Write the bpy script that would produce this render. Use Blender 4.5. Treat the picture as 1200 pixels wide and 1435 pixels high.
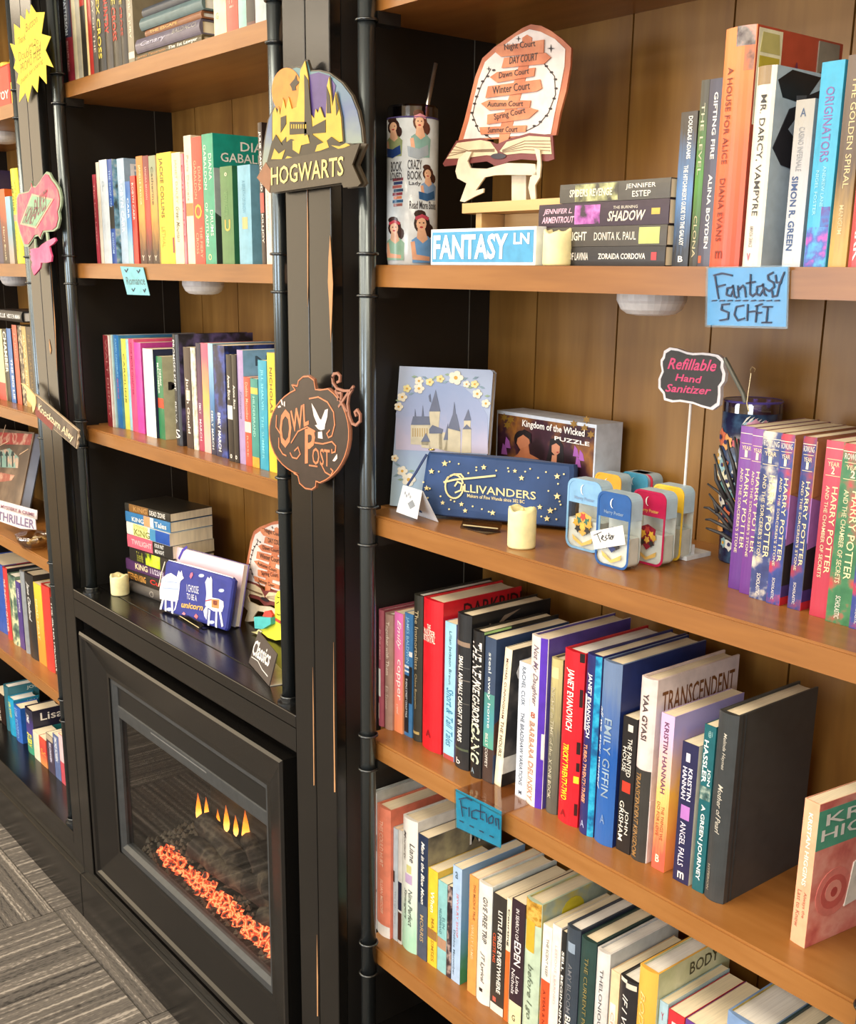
import bpy, bmesh, math, random
from mathutils import Vector, Matrix
random.seed(7)
for o in list(bpy.data.objects): bpy.data.objects.remove(o)
SC = bpy.context.scene
COL = SC.collection
# ---------------------------------------------------------------- camera
CAMY, CAMZ = -0.95, 1.645
P0, P1, FOC = 600., 800., 1570.
RX = Vector((0.6251, 0.2081, -0.7523)); RY = Vector((0.7804, -0.1519, 0.6065)); RZ = Vector((0.0119, -0.9662, -0.2574))
RX.normalize(); RZ = (RZ - RX*RZ.dot(RX)).normalized(); RY = RZ.cross(RX)
if RY.z < 0: RY = -RY
cam = bpy.data.objects.new('camera', bpy.data.cameras.new('camera')); COL.objects.link(cam); SC.camera = cam
cam.data.sensor_width = 36; cam.data.lens = FOC/1435*36; cam.data.shift_y = (P1-717.5)/1435
cam.data.clip_start = .01
right = Vector((RX.x, RY.x, RZ.x)); down = Vector((RX.y, RY.y, RZ.y)); fwd = Vector((RX.z, RY.z, RZ.z))
cam.matrix_world = Matrix(((right.x, -down.x, -fwd.x, 0), (right.y, -down.y, -fwd.y, CAMY), (right.z, -down.z, -fwd.z, CAMZ), (0, 0, 0, 1)))
# ---------------------------------------------------------------- light
SC.view_settings.view_transform = 'Standard'; SC.view_settings.look = 'None'; SC.view_settings.gamma = 1
SC.view_settings.use_curve_mapping = False; SC.view_settings.exposure = -0.08
SC.cycles.transparent_max_bounces = 24
w = bpy.data.worlds.new('world'); SC.world = w; w.use_nodes = True
w.node_tree.nodes['Background'].inputs[0].default_value = (.8, .88, 1, 1); w.node_tree.nodes['Background'].inputs[1].default_value = .5
def area(loc, target, sx, sy, power, col):  # serves the ceiling panels, the windows and the added left light
    l = bpy.data.lights.new('ceiling_panel_light', 'AREA'); l.shape = 'RECTANGLE'; l.size = sx; l.size_y = sy; l.energy = power; l.color = col
    o = bpy.data.objects.new('ceiling_panel_light', l); COL.objects.link(o); o.location = loc
    o.rotation_euler = (Vector(target)-Vector(loc)).to_track_quat('-Z', 'Y').to_euler()
for lx in (-4.9, -3.2, -1.5, .2, 1.9):
    area((lx, -1.2, 2.78), (lx, -1.2, 0), 1.2, .6, 28, (1, .85, .64))
    area((lx, -2.5, 2.78), (lx, -2.5, 0), 1.2, .6, 24, (1, .85, .66))
    area((lx, -3.8, 2.78), (lx, -3.8, 0), 1.2, .6, 18, (1, .88, .7))
area((-5.95, -2.35, 1.75), (0, -2.35, 1.75), 3.2, 1.9, 42, (1, .84, .6))       # warm light added for the bright left end that the posts mirror
area((-3.4, -4.85, 1.5), (-3.0, 0, 1.2), 2.2, 1.9, 110, (.86, .93, 1))      # shop window, cool daylight
area((.6, -4.85, 1.5), (-.8, 0, 1.2), 2.6, 1.9, 150, (.86, .93, 1))
# ---------------------------------------------------------------- pixel helpers: a photo pixel and one known coordinate give a place in the room
def ray(u, v):
    c = Vector((u-P0, v-P1, FOC)); return Vector((RX.dot(c), RY.dot(c), RZ.dot(c)))
def atY(u, v, y):
    r = ray(u, v); t = (y-CAMY)/r.y; return Vector((r.x*t, y, CAMZ+r.z*t))
def atZ(u, v, z):
    r = ray(u, v); t = (z-CAMZ)/r.z; return Vector((r.x*t, CAMY+r.y*t, z))
def proj(p):
    q = Vector((p[0], p[1]-CAMY, p[2]-CAMZ)); c = RX*q.x+RY*q.y+RZ*q.z
    return P0+FOC*c.x/c.z, P1+FOC*c.y/c.z
def ppm(p):                # photo pixels per metre at a place
    q = Vector((p[0], p[1]-CAMY, p[2]-CAMZ)); return FOC/(RX*q.x+RY*q.y+RZ*q.z).z
# ---------------------------------------------------------------- materials
MC = {}
def lin(h):
    h = h.lstrip('#'); r = [int(h[i:i+2], 16)/255 for i in (0, 2, 4)]
    return tuple(x/12.92 if x <= .04045 else ((x+.055)/1.055)**2.4 for x in r)+(1,)
def M(h, rough=.45, metal=0, kind='plain', h2=None, h3=None, sc=8.):
    key = (h, rough, metal, kind, h2, h3, sc)
    if key in MC: return MC[key]
    m = bpy.data.materials.new(kind+'_'+h.strip('#')); m.use_nodes = True; nt = m.node_tree; N = nt.nodes; L = nt.links
    b = N['Principled BSDF']; b.inputs['Roughness'].default_value = rough; b.inputs['Metallic'].default_value = metal
    b.inputs['Base Color'].default_value = lin(h)
    tc = N.new('ShaderNodeTexCoord')
    def noise(scale, vec=(1, 1, 1), det=3, coord='Object'):
        mp = N.new('ShaderNodeMapping'); mp.inputs['Scale'].default_value = vec; L.new(tc.outputs[coord], mp.inputs[0])
        n = N.new('ShaderNodeTexNoise'); n.inputs['Scale'].default_value = scale; n.inputs['Detail'].default_value = det; L.new(mp.outputs[0], n.inputs[0]); return n
    def ramp(src, stops, interp='LINEAR'):
        r = N.new('ShaderNodeValToRGB'); r.color_ramp.interpolation = interp; e = r.color_ramp.elements
        while len(e) < len(stops): e.new(.5)
        for i, (p, c) in enumerate(stops): e[i].position = p; e[i].color = c
        L.new(src, r.inputs[0]); L.new(r.outputs[0], b.inputs['Base Color']); return r
    def bump(src, st, dist=.001):
        bp = N.new('ShaderNodeBump'); bp.inputs['Strength'].default_value = st; bp.inputs['Distance'].default_value = dist
        L.new(src, bp.inputs['Height']); L.new(bp.outputs[0], b.inputs['Normal'])
    c = lin(h); dk = tuple(x*.86 for x in c[:3])+(1,); lt = tuple(min(1, x*1.08) for x in c[:3])+(1,)
    if kind == 'plain':
        n = noise(60); ramp(n.outputs[0], [(.3, dk), (.55, c), (.8, lt)])
    elif kind == 'woodx':
        n = noise(5, (1.2, 9, 14), 6); n2 = noise(3, (.7, 2, 2), 2)
        mx = N.new('ShaderNodeMath'); mx.operation = 'MULTIPLY_ADD'; mx.inputs[1].default_value = .45; L.new(n.outputs[0], mx.inputs[0])
        m2 = N.new('ShaderNodeMath'); m2.operation = 'MULTIPLY'; m2.inputs[1].default_value = .55; L.new(n2.outputs[0], m2.inputs[0]); L.new(m2.outputs[0], mx.inputs[2])
        ramp(mx.outputs[0], [(.28, lin(h2)), (.5, c), (.72, lin(h3))]); bump(n.outputs[0], .15)
    elif kind == 'woodz':
        n = noise(5, (9, 9, 1.0), 6); n2 = noise(3, (2.2, 2.2, .8), 2)
        mx = N.new('ShaderNodeMath'); mx.operation = 'MULTIPLY_ADD'; mx.inputs[1].default_value = .45; L.new(n.outputs[0], mx.inputs[0])
        m2 = N.new('ShaderNodeMath'); m2.operation = 'MULTIPLY'; m2.inputs[1].default_value = .55; L.new(n2.outputs[0], m2.inputs[0]); L.new(m2.outputs[0], mx.inputs[2])
        ramp(mx.outputs[0], [(.28, lin(h2)), (.5, c), (.72, lin(h3))]); bump(n.outputs[0], .15)
    elif kind == 'grad':      # bottom h2 -> top h through h3, with soft mottling
        s = N.new('ShaderNodeSeparateXYZ'); L.new(tc.outputs['Generated'], s.inputs[0]); n = noise(6, (1, 1, 1), 3, 'Generated')
        a = N.new('ShaderNodeMath'); a.operation = 'MULTIPLY_ADD'; a.inputs[1].default_value = .35; L.new(n.outputs[0], a.inputs[0]); L.new(s.outputs[2], a.inputs[2])
        a2 = N.new('ShaderNodeMath'); a2.operation = 'SUBTRACT'; a2.inputs[1].default_value = .17; L.new(a.outputs[0], a2.inputs[0])
        ramp(a2.outputs[0], [(.1, lin(h2)), (.5, lin(h3 or h)), (.9, c)])
    elif kind == 'art':       # blotchy printed picture in three inks
        n = noise(sc, (1, 1, 1), 4, 'Object'); ramp(n.outputs[0], [(.36, lin(h2)), (.48, c), (.6, lin(h3 or h)), (.7, c)])
    elif kind == 'pages':
        n = noise(40, (1, 1, 1), 2); wv = noise(900, (1, .02, .02), 1)
        ramp(wv.outputs[0], [(.3, dk), (.6, c)]); bump(wv.outputs[0], .2, .0005)
    elif kind == 'pagesz':
        wv = noise(900, (.02, .02, 1), 1); ramp(wv.outputs[0], [(.3, dk), (.6, c)]); bump(wv.outputs[0], .2, .0005)
    elif kind == 'paint':
        b.inputs['Specular IOR Level'].default_value = .62
        n = noise(18, (1, 1, .3), 4); ramp(n.outputs[0], [(.35, dk), (.7, c)]); bump(noise(220).outputs[0], .06)
    elif kind in ('carpetx', 'carpety'):
        sx = (.25, 1, 1) if kind == 'carpetx' else (1, .25, 1)
        st = (.014, 1, 1) if kind == 'carpetx' else (1, .014, 1)
        a = noise(70, st, 2); f = noise(260, sx, 2)
        mx = N.new('ShaderNodeMath'); mx.operation = 'MULTIPLY_ADD'; mx.inputs[1].default_value = .3; L.new(f.outputs[0], mx.inputs[0]); 
        m2 = N.new('ShaderNodeMath'); m2.operation = 'MULTIPLY'; m2.inputs[1].default_value = .7; L.new(a.outputs[0], m2.inputs[0]); L.new(m2.outputs[0], mx.inputs[2])
        ramp(mx.outputs[0], [(.36, lin('#2a2725')), (.43, lin('#54504c')), (.55, lin('#6b655f')), (.61, lin('#a19a91'))]); bump(mx.outputs[0], .8, .004)
    elif kind == 'emit':
        b.inputs['Emission Color'].default_value = c; b.inputs['Emission Strength'].default_value = sc
    elif kind == 'ember':
        n = noise(75, (1, 1, 1), 2); vor = N.new('ShaderNodeTexVoronoi'); vor.feature = 'DISTANCE_TO_EDGE'; vor.inputs['Scale'].default_value = 60; L.new(tc.outputs['Object'], vor.inputs[0])
        r = ramp(vor.outputs[0], [(0, lin('#ff9a60')), (.12, lin('#c8401a')), (.3, lin('#2a1512'))])
        L.new(r.outputs[0], b.inputs['Emission Color']); b.inputs['Emission Strength'].default_value = sc
    elif kind == 'glass':     # thin clear sheet: what lies behind shows through, plus a fresnel gloss
        N.remove(b); tr = N.new('ShaderNodeBsdfTransparent'); tr.inputs[0].default_value = c
        g = N.new('ShaderNodeBsdfGlossy'); g.inputs['Roughness'].default_value = rough
        fr = N.new('ShaderNodeLayerWeight'); mixs = N.new('ShaderNodeMixShader'); fp_ = N.new('ShaderNodeMath'); fp_.operation = 'POWER'; fp_.inputs[1].default_value = 4; L.new(fr.outputs[1], fp_.inputs[0])
        ma = N.new('ShaderNodeMath'); ma.operation = 'MULTIPLY_ADD'; ma.inputs[1].default_value = .45; ma.inputs[2].default_value = sc*.01; L.new(fp_.outputs[0], ma.inputs[0])
        L.new(ma.outputs[0], mixs.inputs[0]); L.new(tr.outputs[0], mixs.inputs[1]); L.new(g.outputs[0], mixs.inputs[2])
        L.new(mixs.outputs[0], N['Material Output'].inputs[0])
    elif kind == 'flame':
        s = N.new('ShaderNodeSeparateXYZ'); L.new(tc.outputs['Generated'], s.inputs[0])
        r = ramp(s.outputs[2], [(0, lin('#ffd070')), (.5, lin('#ff8a20')), (1, lin('#7a2a10'))]); L.new(r.outputs[0], b.inputs['Emission Color']); b.inputs['Emission Strength'].default_value = sc
    MC[key] = m; return m
BLACK = M('#131211', .22, 0, 'paint'); BLACK2 = M('#100f0e', .5, 0, 'paint')
PIPE = M('#646c70', .27, .9, 'flat'); RING = M('#55585a', .25, .9)
WOOD = M('#94622f', .3, 0, 'woodx', '#7a4d22', '#a67440'); PLANK = M('#8a6129', .42, 0, 'woodz', '#70491c', '#a67a3c')
PAGES = M('#f6e9cb', .8, 0, 'pages'); PAGESW = M('#f2f0ea', .8, 0, 'pages')
WORN = M('#b98a5e', .7)
# ---------------------------------------------------------------- object helpers
OFF = {}
def tag(o, label=None, cat=None, group=None, kind=None):
    for k, v in (('label', label), ('category', cat), ('group', group), ('kind', kind)):
        if v: o[k] = v
    return o
def root(name, loc, label, cat, group=None):
    o = bpy.data.objects.new(name, None); COL.objects.link(o); o.location = loc; o.empty_display_size = .02; OFF[o.name] = Vector(loc)
    return tag(o, label, cat, group)
def obj(name, verts, faces, mats, parent=None, mi=None, smooth=False):
    off = OFF[parent.name] if parent else Vector((0, 0, 0))
    me = bpy.data.meshes.new(name); me.from_pydata([tuple(Vector(v)-off) for v in verts], [], faces)
    if not isinstance(mats, (list, tuple)): mats = [mats]
    for m in mats: me.materials.append(m)
    if mi: me.polygons.foreach_set('material_index', mi)
    if smooth: me.polygons.foreach_set('use_smooth', [True]*len(me.polygons))
    me.update(); o = bpy.data.objects.new(name, me); COL.objects.link(o)
    if parent: o.parent = parent
    OFF[o.name] = off; return o
class G:                       # a small mesh collector: several shapes, one object
    def __init__(s): s.v = []; s.f = []
    def add(s, v, f):
        n = len(s.v); s.v += [Vector(p) for p in v]; s.f += [[i+n for i in q] for q in f]; return s
    def box(s, a, b, bev=0):
        (x0, y0, z0), (x1, y1, z1) = a, b
        if x0 > x1: x0, x1 = x1, x0
        if y0 > y1: y0, y1 = y1, y0
        if z0 > z1: z0, z1 = z1, z0
        if not bev:
            return s.add([(x0,y0,z0),(x1,y0,z0),(x1,y1,z0),(x0,y1,z0),(x0,y0,z1),(x1,y0,z1),(x1,y1,z1),(x0,y1,z1)],
                         [(0,3,2,1),(4,5,6,7),(0,1,5,4),(1,2,6,5),(2,3,7,6),(3,0,4,7)])
        bm = bmesh.new(); bmesh.ops.create_cube(bm, size=1)
        for v in bm.verts: v.co = Vector(((x0+x1)/2+v.co.x*(x1-x0), (y0+y1)/2+v.co.y*(y1-y0), (z0+z1)/2+v.co.z*(z1-z0)))
        bmesh.ops.bevel(bm, geom=bm.edges[:]+bm.verts[:], offset=bev, segments=2, affect='EDGES', profile=.5)
        bm.verts.ensure_lookup_table(); s.add([v.co.copy() for v in bm.verts], [[v.index for v in f.verts] for f in bm.faces]); bm.free(); return s
    def prism(s, pts, fn, d0, d1):     # pts 2-D outline; fn(a,b,depth)->3D
        n = len(pts); A = sum(pts[i][0]*pts[(i+1) % n][1]-pts[(i+1) % n][0]*pts[i][1] for i in range(n))
        if A < 0: pts = pts[::-1]
        v = [fn(a, b, d0) for a, b in pts]+[fn(a, b, d1) for a, b in pts]
        return s.add(v, [list(range(n))[::-1], list(range(n, 2*n))]+[(i, (i+1) % n, n+(i+1) % n, n+i) for i in range(n)])
    def lathe(s, c, prof, n=24, ax=None):   # prof [(r,z)], closed at ends
        v = []; f = []
        for r, z in prof:
            for i in range(n):
                a = 2*math.pi*i/n; v.append(Vector(c)+Vector((r*math.cos(a), r*math.sin(a), z)))
        for k in range(len(prof)-1):
            for i in range(n):
                j = (i+1) % n; f.append((k*n+i, k*n+j, (k+1)*n+j, (k+1)*n+i))
        f.append(list(range(n))[::-1]); f.append([(len(prof)-1)*n+i for i in range(n)])
        return s.add(v, f)
    def tube(s, pts, r, n=8):
        pts = [Vector(p) for p in pts]; v = []; f = []
        for k, p in enumerate(pts):
            d = (pts[min(k+1, len(pts)-1)]-pts[max(k-1, 0)]).normalized(); u = d.cross(Vector((0, 0, 1)))
            if u.length < .05: u = d.cross(Vector((1, 0, 0)))
            u.normalize(); w2 = d.cross(u); rr = r[k] if isinstance(r, (list, tuple)) else r
            for i in range(n):
                a = 2*math.pi*i/n; v.append(p+u*math.cos(a)*rr+w2*math.sin(a)*rr)
        for k in range(len(pts)-1):
            for i in range(n):
                j = (i+1) % n; f.append((k*n+i, k*n+j, (k+1)*n+j, (k+1)*n+i))
        f.append(list(range(n))[::-1]); f.append([(len(pts)-1)*n+i for i in range(n)]); return s.add(v, f)
    def torus(s, c, R, r, n=24, m=8):
        v = []; f = []
        for i in range(n):
            a = 2*math.pi*i/n
            for j in range(m):
                b = 2*math.pi*j/m; v.append(Vector(c)+Vector(((R+r*math.cos(b))*math.cos(a), (R+r*math.cos(b))*math.sin(a), r*math.sin(b))))
        for i in range(n):
            for j in range(m):
                f.append((i*m+j, ((i+1) % n)*m+j, ((i+1) % n)*m+(j+1) % m, i*m+(j+1) % m))
        return s.add(v, f)
    def out(s, name, mat, parent=None, smooth=False): return obj(name, s.v, s.f, mat, parent, smooth=smooth)
def box(name, a, b, mat, parent=None, bev=0): return G().box(a, b, bev).out(name, mat, parent)
# ---- lettering: unit outlines of a string, laid onto any surface by a function (a,b)->3D
TXT = {}
def unit_text(s, bold=0.0, shear=0.0):
    k = (s, bold, shear)
    if k in TXT: return TXT[k]
    cu = bpy.data.curves.new('lettering', 'FONT'); cu.body = s; cu.resolution_u = 2; cu.offset = bold; cu.shear = shear
    o = bpy.data.objects.new('lettering', cu); me = o.to_mesh()
    vs = [v.co.copy() for v in me.vertices]; fs = [tuple(p.vertices) for p in me.polygons]; o.to_mesh_clear()
    bpy.data.objects.remove(o); bpy.data.curves.remove(cu)
    xs = [v.x for v in vs] or [0, 1]; ys = [v.y for v in vs] or [0, 1]; x0, x1, y0, y1 = min(xs), max(xs), min(ys), max(ys)
    r = ([((v.x-x0)/(x1-x0), (v.y-y0)/(y1-y0)) for v in vs], fs, (x1-x0)/(y1-y0)); TXT[k] = r; return r
def lay_text(parent, s, fn, mat, bold=0.0, shear=0.0, name='lettering'):
    vs, fs, _ = unit_text(s, bold, shear); return obj(name, [fn(a, b) for a, b in vs], fs, mat, parent)
class Pl:                      # a flat face standing at its real place; photo pixels are carried onto it
    def __init__(s, A, B, tilt=0., thick=0.):
        s.o = Vector(A)+Vector((0, 0, thick*math.sin(tilt))); s.ex = Vector(B)-s.o; s.ex.z = 0; s.w = s.ex.length; s.ex.normalize()
        back = Vector((0, 0, 1)).cross(s.ex); s.ey = (Vector((0, 0, 1))*math.cos(tilt)+back*math.sin(tilt)).normalized(); s.n = s.ex.cross(s.ey)
    def loc(s, u, v):
        r = ray(u, v); C = Vector((0, CAMY, CAMZ)); t = (s.o-C).dot(s.n)/r.dot(s.n); p = C+r*t-s.o; return (p.dot(s.ex), p.dot(s.ey))
    def fn(s, a, b, d=0.): return s.o+s.ex*a+s.ey*b+s.n*d
    cl = False
    def L(s, pts): return [(a, max(b, .0012) if s.cl else b) for a, b in (s.loc(*p) for p in pts)]
    def poly(s, parent, name, pts, mat, d0=0., d1=.001): return G().prism(s.L(pts), s.fn, d0, d1).out(name, mat, parent)
    def lpoly(s, parent, name, pts, mat, d0=0., d1=.001): return G().prism(pts, s.fn, d0, d1).out(name, mat, parent)
    def text(s, parent, t, p0, p1, p2, mat, d=.002, bold=0., shear=0., name='lettering'):   # baseline start, end, top above start (pixels)
        a, b, c = Vector(s.loc(*p0)), Vector(s.loc(*p1)), Vector(s.loc(*p2))
        return lay_text(parent, t, lambda x, y: s.fn(*(a+(b-a)*x+(c-a)*y), d), mat, bold, shear, name)
    def stroke(s, parent, name, lines, wd, mat, d=.002, th=.0006):     # pen strokes: pixel polylines, width in metres
        g = G()
        for ln in lines:
            q = [Vector(p) for p in s.L(ln)]
            for i in range(len(q)-1):
                e = q[i+1]-q[i]
                if e.length < 1e-6: continue
                e.normalize(); nn = Vector((-e.y, e.x))*wd/2; e2 = e*wd*.35; dd = d+.00006*(i % 2)
                g.prism([tuple(q[i]-e2+nn), tuple(q[i]-e2-nn), tuple(q[i+1]+e2-nn), tuple(q[i+1]+e2+nn)], s.fn, dd, dd+th)
        return g.out(name, mat, parent)
def yplane(y): return Pl((-3, y, 1), (-2, y, 1))
def ell(cx, cy, rx, ry, n=20, a0=0., a1=360.):
    return [(cx+rx*math.cos(math.radians(a0+(a1-a0)*i/n)), cy+ry*math.sin(math.radians(a0+(a1-a0)*i/n))) for i in range(n + (a1-a0 < 360))]
def zm(ox, oy, sc, pts): return [(ox+x/sc, oy+y/sc) for x, y in pts]
def star(cx, cy, r, n=5, k=.45): return [(cx+(r if i % 2 == 0 else r*k)*math.sin(math.pi*i/n), cy-(r if i % 2 == 0 else r*k)*math.cos(math.pi*i/n)) for i in range(2*n)]
# ---------------------------------------------------------------- levels
SY = .04                                  # shelf fronts sit this far behind the posts, pipes run in front of them
R_S0, R_S1, R_S2, R_S3, R_S4 = [CAMZ+z for z in (.374, .0095, -.3597, -.7325, -1.110)]
M_L1, M_L2, M_L3, MANT = [CAMZ+z for z in (.3775, .0099, -.350, -.737)]
F_1, F_2, F_3, F_4, F_5, F_6 = [CAMZ+z for z in (.370, .0085, -.357, -.7297, -1.095, -1.43)]
TH = .0305; BACK = .31; TOP = 2.42
XA, XB, XC, XD = -3.697, -2.585, -1.4735, -.362
# ---------------------------------------------------------------- the room
def struct(name, a, b, mat):
    o = box(name, a, b, mat); tag(o, kind='structure'); return o
WALL = M('#b5a184', .7); CEIL = M('#e6e2d8', .8)
fl = struct('floor', (-6, -5, -.1), (3, .5, -.008), M('#4a4642', .9))
struct('wall_back', (-6, .36, 0), (3, .5, 2.8), WALL); struct('wall_left', (-6.1, -5, 0), (-6, .5, 2.8), WALL)
struct('wall_right', (3, -5, 0), (3.1, .5, 2.8), WALL); struct('wall_front', (-6, -5.1, 0), (3, -5, 2.8), WALL)
struct('ceiling', (-6, -5, 2.8), (3, .5, 2.9), CEIL)
cmx, cmy = M('#6b655f', .95, 0, 'carpetx'), M('#6b655f', .95, 0, 'carpety')
T = .56; i0 = 0
tile_me = {}
for ix in range(-6, 9):
    for iy in range(-8, 1):
        par = (ix+iy) % 2
        x0, y0 = -2.66+ix*T, -.06+iy*T
        if par not in tile_me:
            g = G().box((.0015, .0015, -.008), (T-.0015, T-.0015, 0)); o = g.out('carpet_tile', cmy if par else cmx, fl); tile_me[par] = o.data
            o.location = (x0, y0, 0)
        else:
            o = bpy.data.objects.new('carpet_tile', tile_me[par]); COL.objects.link(o); o.parent = fl; o.location = (x0, y0, 0)
# ---------------------------------------------------------------- three bookcase towers
def pipe(parent, x, z0, z1, rings):
    g = G(); g.lathe((x, .025, 0), [(.0125, z0), (.0125, z1)], 20); p = g.out('pipe', PIPE, parent, smooth=False)
    for pl_ in p.data.polygons: pl_.use_smooth = len(pl_.vertices) == 4
    for z in rings: G().torus((x, .025, z), .0145, .0022, 24, 8).out('pipe_ring', RING, p, smooth=True)
    return p
def tower(x0, x1, label, shelves, deck, grp='bookcase towers with pipe uprights'):
    t = root('bookcase_tower', ((x0+x1)/2, .15, 0), label, 'bookcase', grp)
    e = .0615
    for a, b in ((x0+.0008, x0+e), (x1-e, x1-.0008)):
        box('post', (a, 0, .12), (b, .02, TOP), BLACK, t, .0015)
        box('side_panel', (a, .0205, .01), (b, BACK, TOP), BLACK2, t)
        xi = b if a < (x0+x1)/2-.3 else a
        sgn = 1 if xi == b else -1
        box('side_stile', (xi, BACK-.042, .1), (xi+sgn*.0012, BACK-.0002, TOP), BLACK2, t); box('panel_seam', (xi, BACK-.0432, .34), (xi+sgn*.0009, BACK-.0422, TOP), M('#6a665c', .5), t)  # seam strip in a lighter colour, for its thin highlight
    box('plinth', (x0+.0008, -.012, .001), (x1-.0008, BACK, .128), BLACK, t, .003)
    n = 6; xi0, xi1 = x0+e, x1-e; pw = .168; k = 0
    gx = xi0
    offs = (x0+.18-.005)
    cuts = [xi0]+[c for c in [offs+pw*i for i in range(8)] if xi0+.03 < c < xi1-.03]+[xi1]
    for i in range(len(cuts)-1):
        box('back_plank', (cuts[i]+.0015, BACK, .13), (cuts[i+1]-.0015, BACK+.012, TOP), PLANK, t)
    box('back_board', (x0+.002, BACK+.012, .05), (x1-.002, BACK+.02, TOP), BLACK2, t)
    box('top_board', (x0+.0008, -.01, TOP), (x1-.0008, BACK+.02, TOP+.03), BLACK, t)
    for z in shelves:
        a, b = xi0+.022, xi1-.022
        pts = [(a, SY+.006), (a+.006, SY), (b-.006, SY), (b, SY+.006), (b, SY+.05), (xi1-.0005, SY+.05), (xi1-.0005, BACK-.0005), (xi0+.0005, BACK-.0005), (xi0+.0005, SY+.05), (a, SY+.05)]
        g = G(); g.prism(pts, lambda p, q, d: Vector((p, q, d)), z-TH, z-.003)
        g2 = [(p+(.002 if p < (a+b)/2 else -.002) if 0 else p, q+(.003 if abs(q-SY) < .001 else 0)) for p, q in pts]
        g.prism(g2, lambda p, q, d: Vector((p, q, d)), z-.003, z); g.out('shelf', WOOD, t)
    for x in (xi0+.055, xi1-.060):
        lo = deck
        rings = []
        for z in shelves: rings += [z+.0155, z-TH-.0125]
        pipe(t, x, lo, TOP, rings+[lo+.012])
        G().lathe((x, .025, lo), [(.021, 0), (.021, .003), (.0155, .005), (.0155, .012)], 24).out('pipe_flange', RING, t)
        for z in shelves:
            box('shelf_bracket', (x-.011, .036, z-TH-.016), (x+.011, .075, z-TH-.0002), BLACK2, t)
    return t
tR = tower(XC, XD, 'black bookcase tower with honey wood shelves of fantasy and fiction, at right', [R_S0, R_S1, R_S2, R_S3, R_S4], .33)
tM = tower(XB, XC, 'black bookcase tower holding the fireplace below three wood shelves, in the middle', [M_L1, M_L2, M_L3], MANT)
tF = tower(XA, XB, 'black bookcase tower left of the fireplace tower, cut by the photo edge', [F_1, F_2, F_3, F_4, F_5], F_6)
box('bottom_deck', (XC+.062, 0, .30), (XD-.062, BACK-.001, .33), BLACK, tR); box('deck_rail', (XC+.062, 0, .129), (XD-.062, .02, .2995), BLACK, tR)
box('bottom_deck', (XA+.062, .0, F_6-.03), (XB-.062, BACK-.001, F_6), BLACK, tF, .002); box('deck_rail', (XA+.062, .002, .129), (XB-.062, .02, F_6-.031), BLACK, tF)
# mantel boards, rail and opening
xi0, xi1 = XB+.0618, XC-.0618
box('mantel_board', (xi0, 0, MANT-.024), (xi1, .058, MANT), BLACK, tM, .002); box('mantel_board', (xi0, .0595, MANT-.024), (xi1, BACK-.001, MANT), BLACK, tM, .001)
box('face_rail', (xi0, 0, MANT-.068), (xi1, .02, MANT-.0245), BLACK, tM); box('face_rail', (xi0, .0, .129), (xi1, .02, .152), BLACK, tM)
# worn paint on the post edges
wp = yplane(-.0006)
for pts in ([(463,330),(465,360),(467,398),(466,430),(464,480),(461.5,420),(460,395),(461,360)], [(431,250),(432.3,330),(432.2,400),(431.5,430),(431,330)],
            [(438.6,935),(440,1000),(441,1100),(440,1101),(439,1000)], [(467.8,900),(469,1010),(470.5,1110),(468.7,1110),(467.7,1000)], [(71,366),(75,420),(80,520),(77.5,450),(73.5,400)],
            [(69,475),(72,490),(71,497),(69.5,488)], [(444.5,1310),(446,1370),(446,1424),(444.8,1424),(444.3,1360)]):
    wp.poly(tM if pts[0][0] > 300 and pts[0][0] < 432 or pts[0][0] < 100 and 0 else (tR if pts[0][0] > 430 else tF), 'worn_edge', pts, WORN, 0, .0006)
# ---------------------------------------------------------------- electric fireplace
fp = root('electric_fireplace', ((xi0+xi1)/2, .05, .14), 'black framed electric fireplace with glowing embers below the mantel', 'fireplace')
fx0, fx1, fz0, fz1 = -2.487, -1.572, CAMZ-1.473, CAMZ-.832
bx0, bx1, bz0, bz1 = -2.387, -1.670, CAMZ-1.376, CAMZ-.924
def ringframe(name, o4, i4, ys, mat, parent):   # mitred frame: outer rect, inner rect, profile of (t, y)
    ox0, oz0, ox1, oz1 = o4; ix0, iz0, ix1, iz1 = i4
    for side in range(4):
        c = [((ox0,oz0),(ix0,iz0)), ((ox1,oz0),(ix1,iz0)), ((ox1,oz1),(ix1,iz1)), ((ox0,oz1),(ix0,iz1))]
        A, B = c[side], c[(side+1) % 4]; v = []
        for cc in (A, B):
            for t, y in ys: v.append((cc[0][0]+(cc[1][0]-cc[0][0])*t, y, cc[0][1]+(cc[1][1]-cc[0][1])*t))
        n = len(ys); f = [[i, i+1, n+i+1, n+i] for i in range(n-1)]+[[n-1, 0, n, 2*n-1], list(range(n))[::-1], list(range(n, 2*n))]
        obj(name, v, f, mat, parent)
ringframe('surround_rail', (fx0, fz0, fx1, fz1), (bx0, bz0, bx1, bz1), [(0, .03), (0, -.006), (.06, -.01), (.14, -.008), (.2, -.002), (.9, .018), (1, .018), (1, .03)], BLACK, fp)
box('back_plate', (fx0-.02, .05, fz0-.01), (bx0, .06, fz1+.02), M('#060606', .8), fp); box('back_plate', (bx1, .05, fz0-.01), (fx1+.03, .06, fz1+.02), M('#060606', .8), fp)
BZ = M('#4a4d4f', .4, .4); gx0, gx1, gz0, gz1 = -2.368, -1.689, CAMZ-1.352, CAMZ-1.022
ringframe('bezel', (bx0, bz0, bx1, bz1), (gx0, gz0, gx1, CAMZ-.944), [(0, .04), (0, .022), (.6, .022), (1, .03), (1, .045)], BZ, fp)
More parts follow.
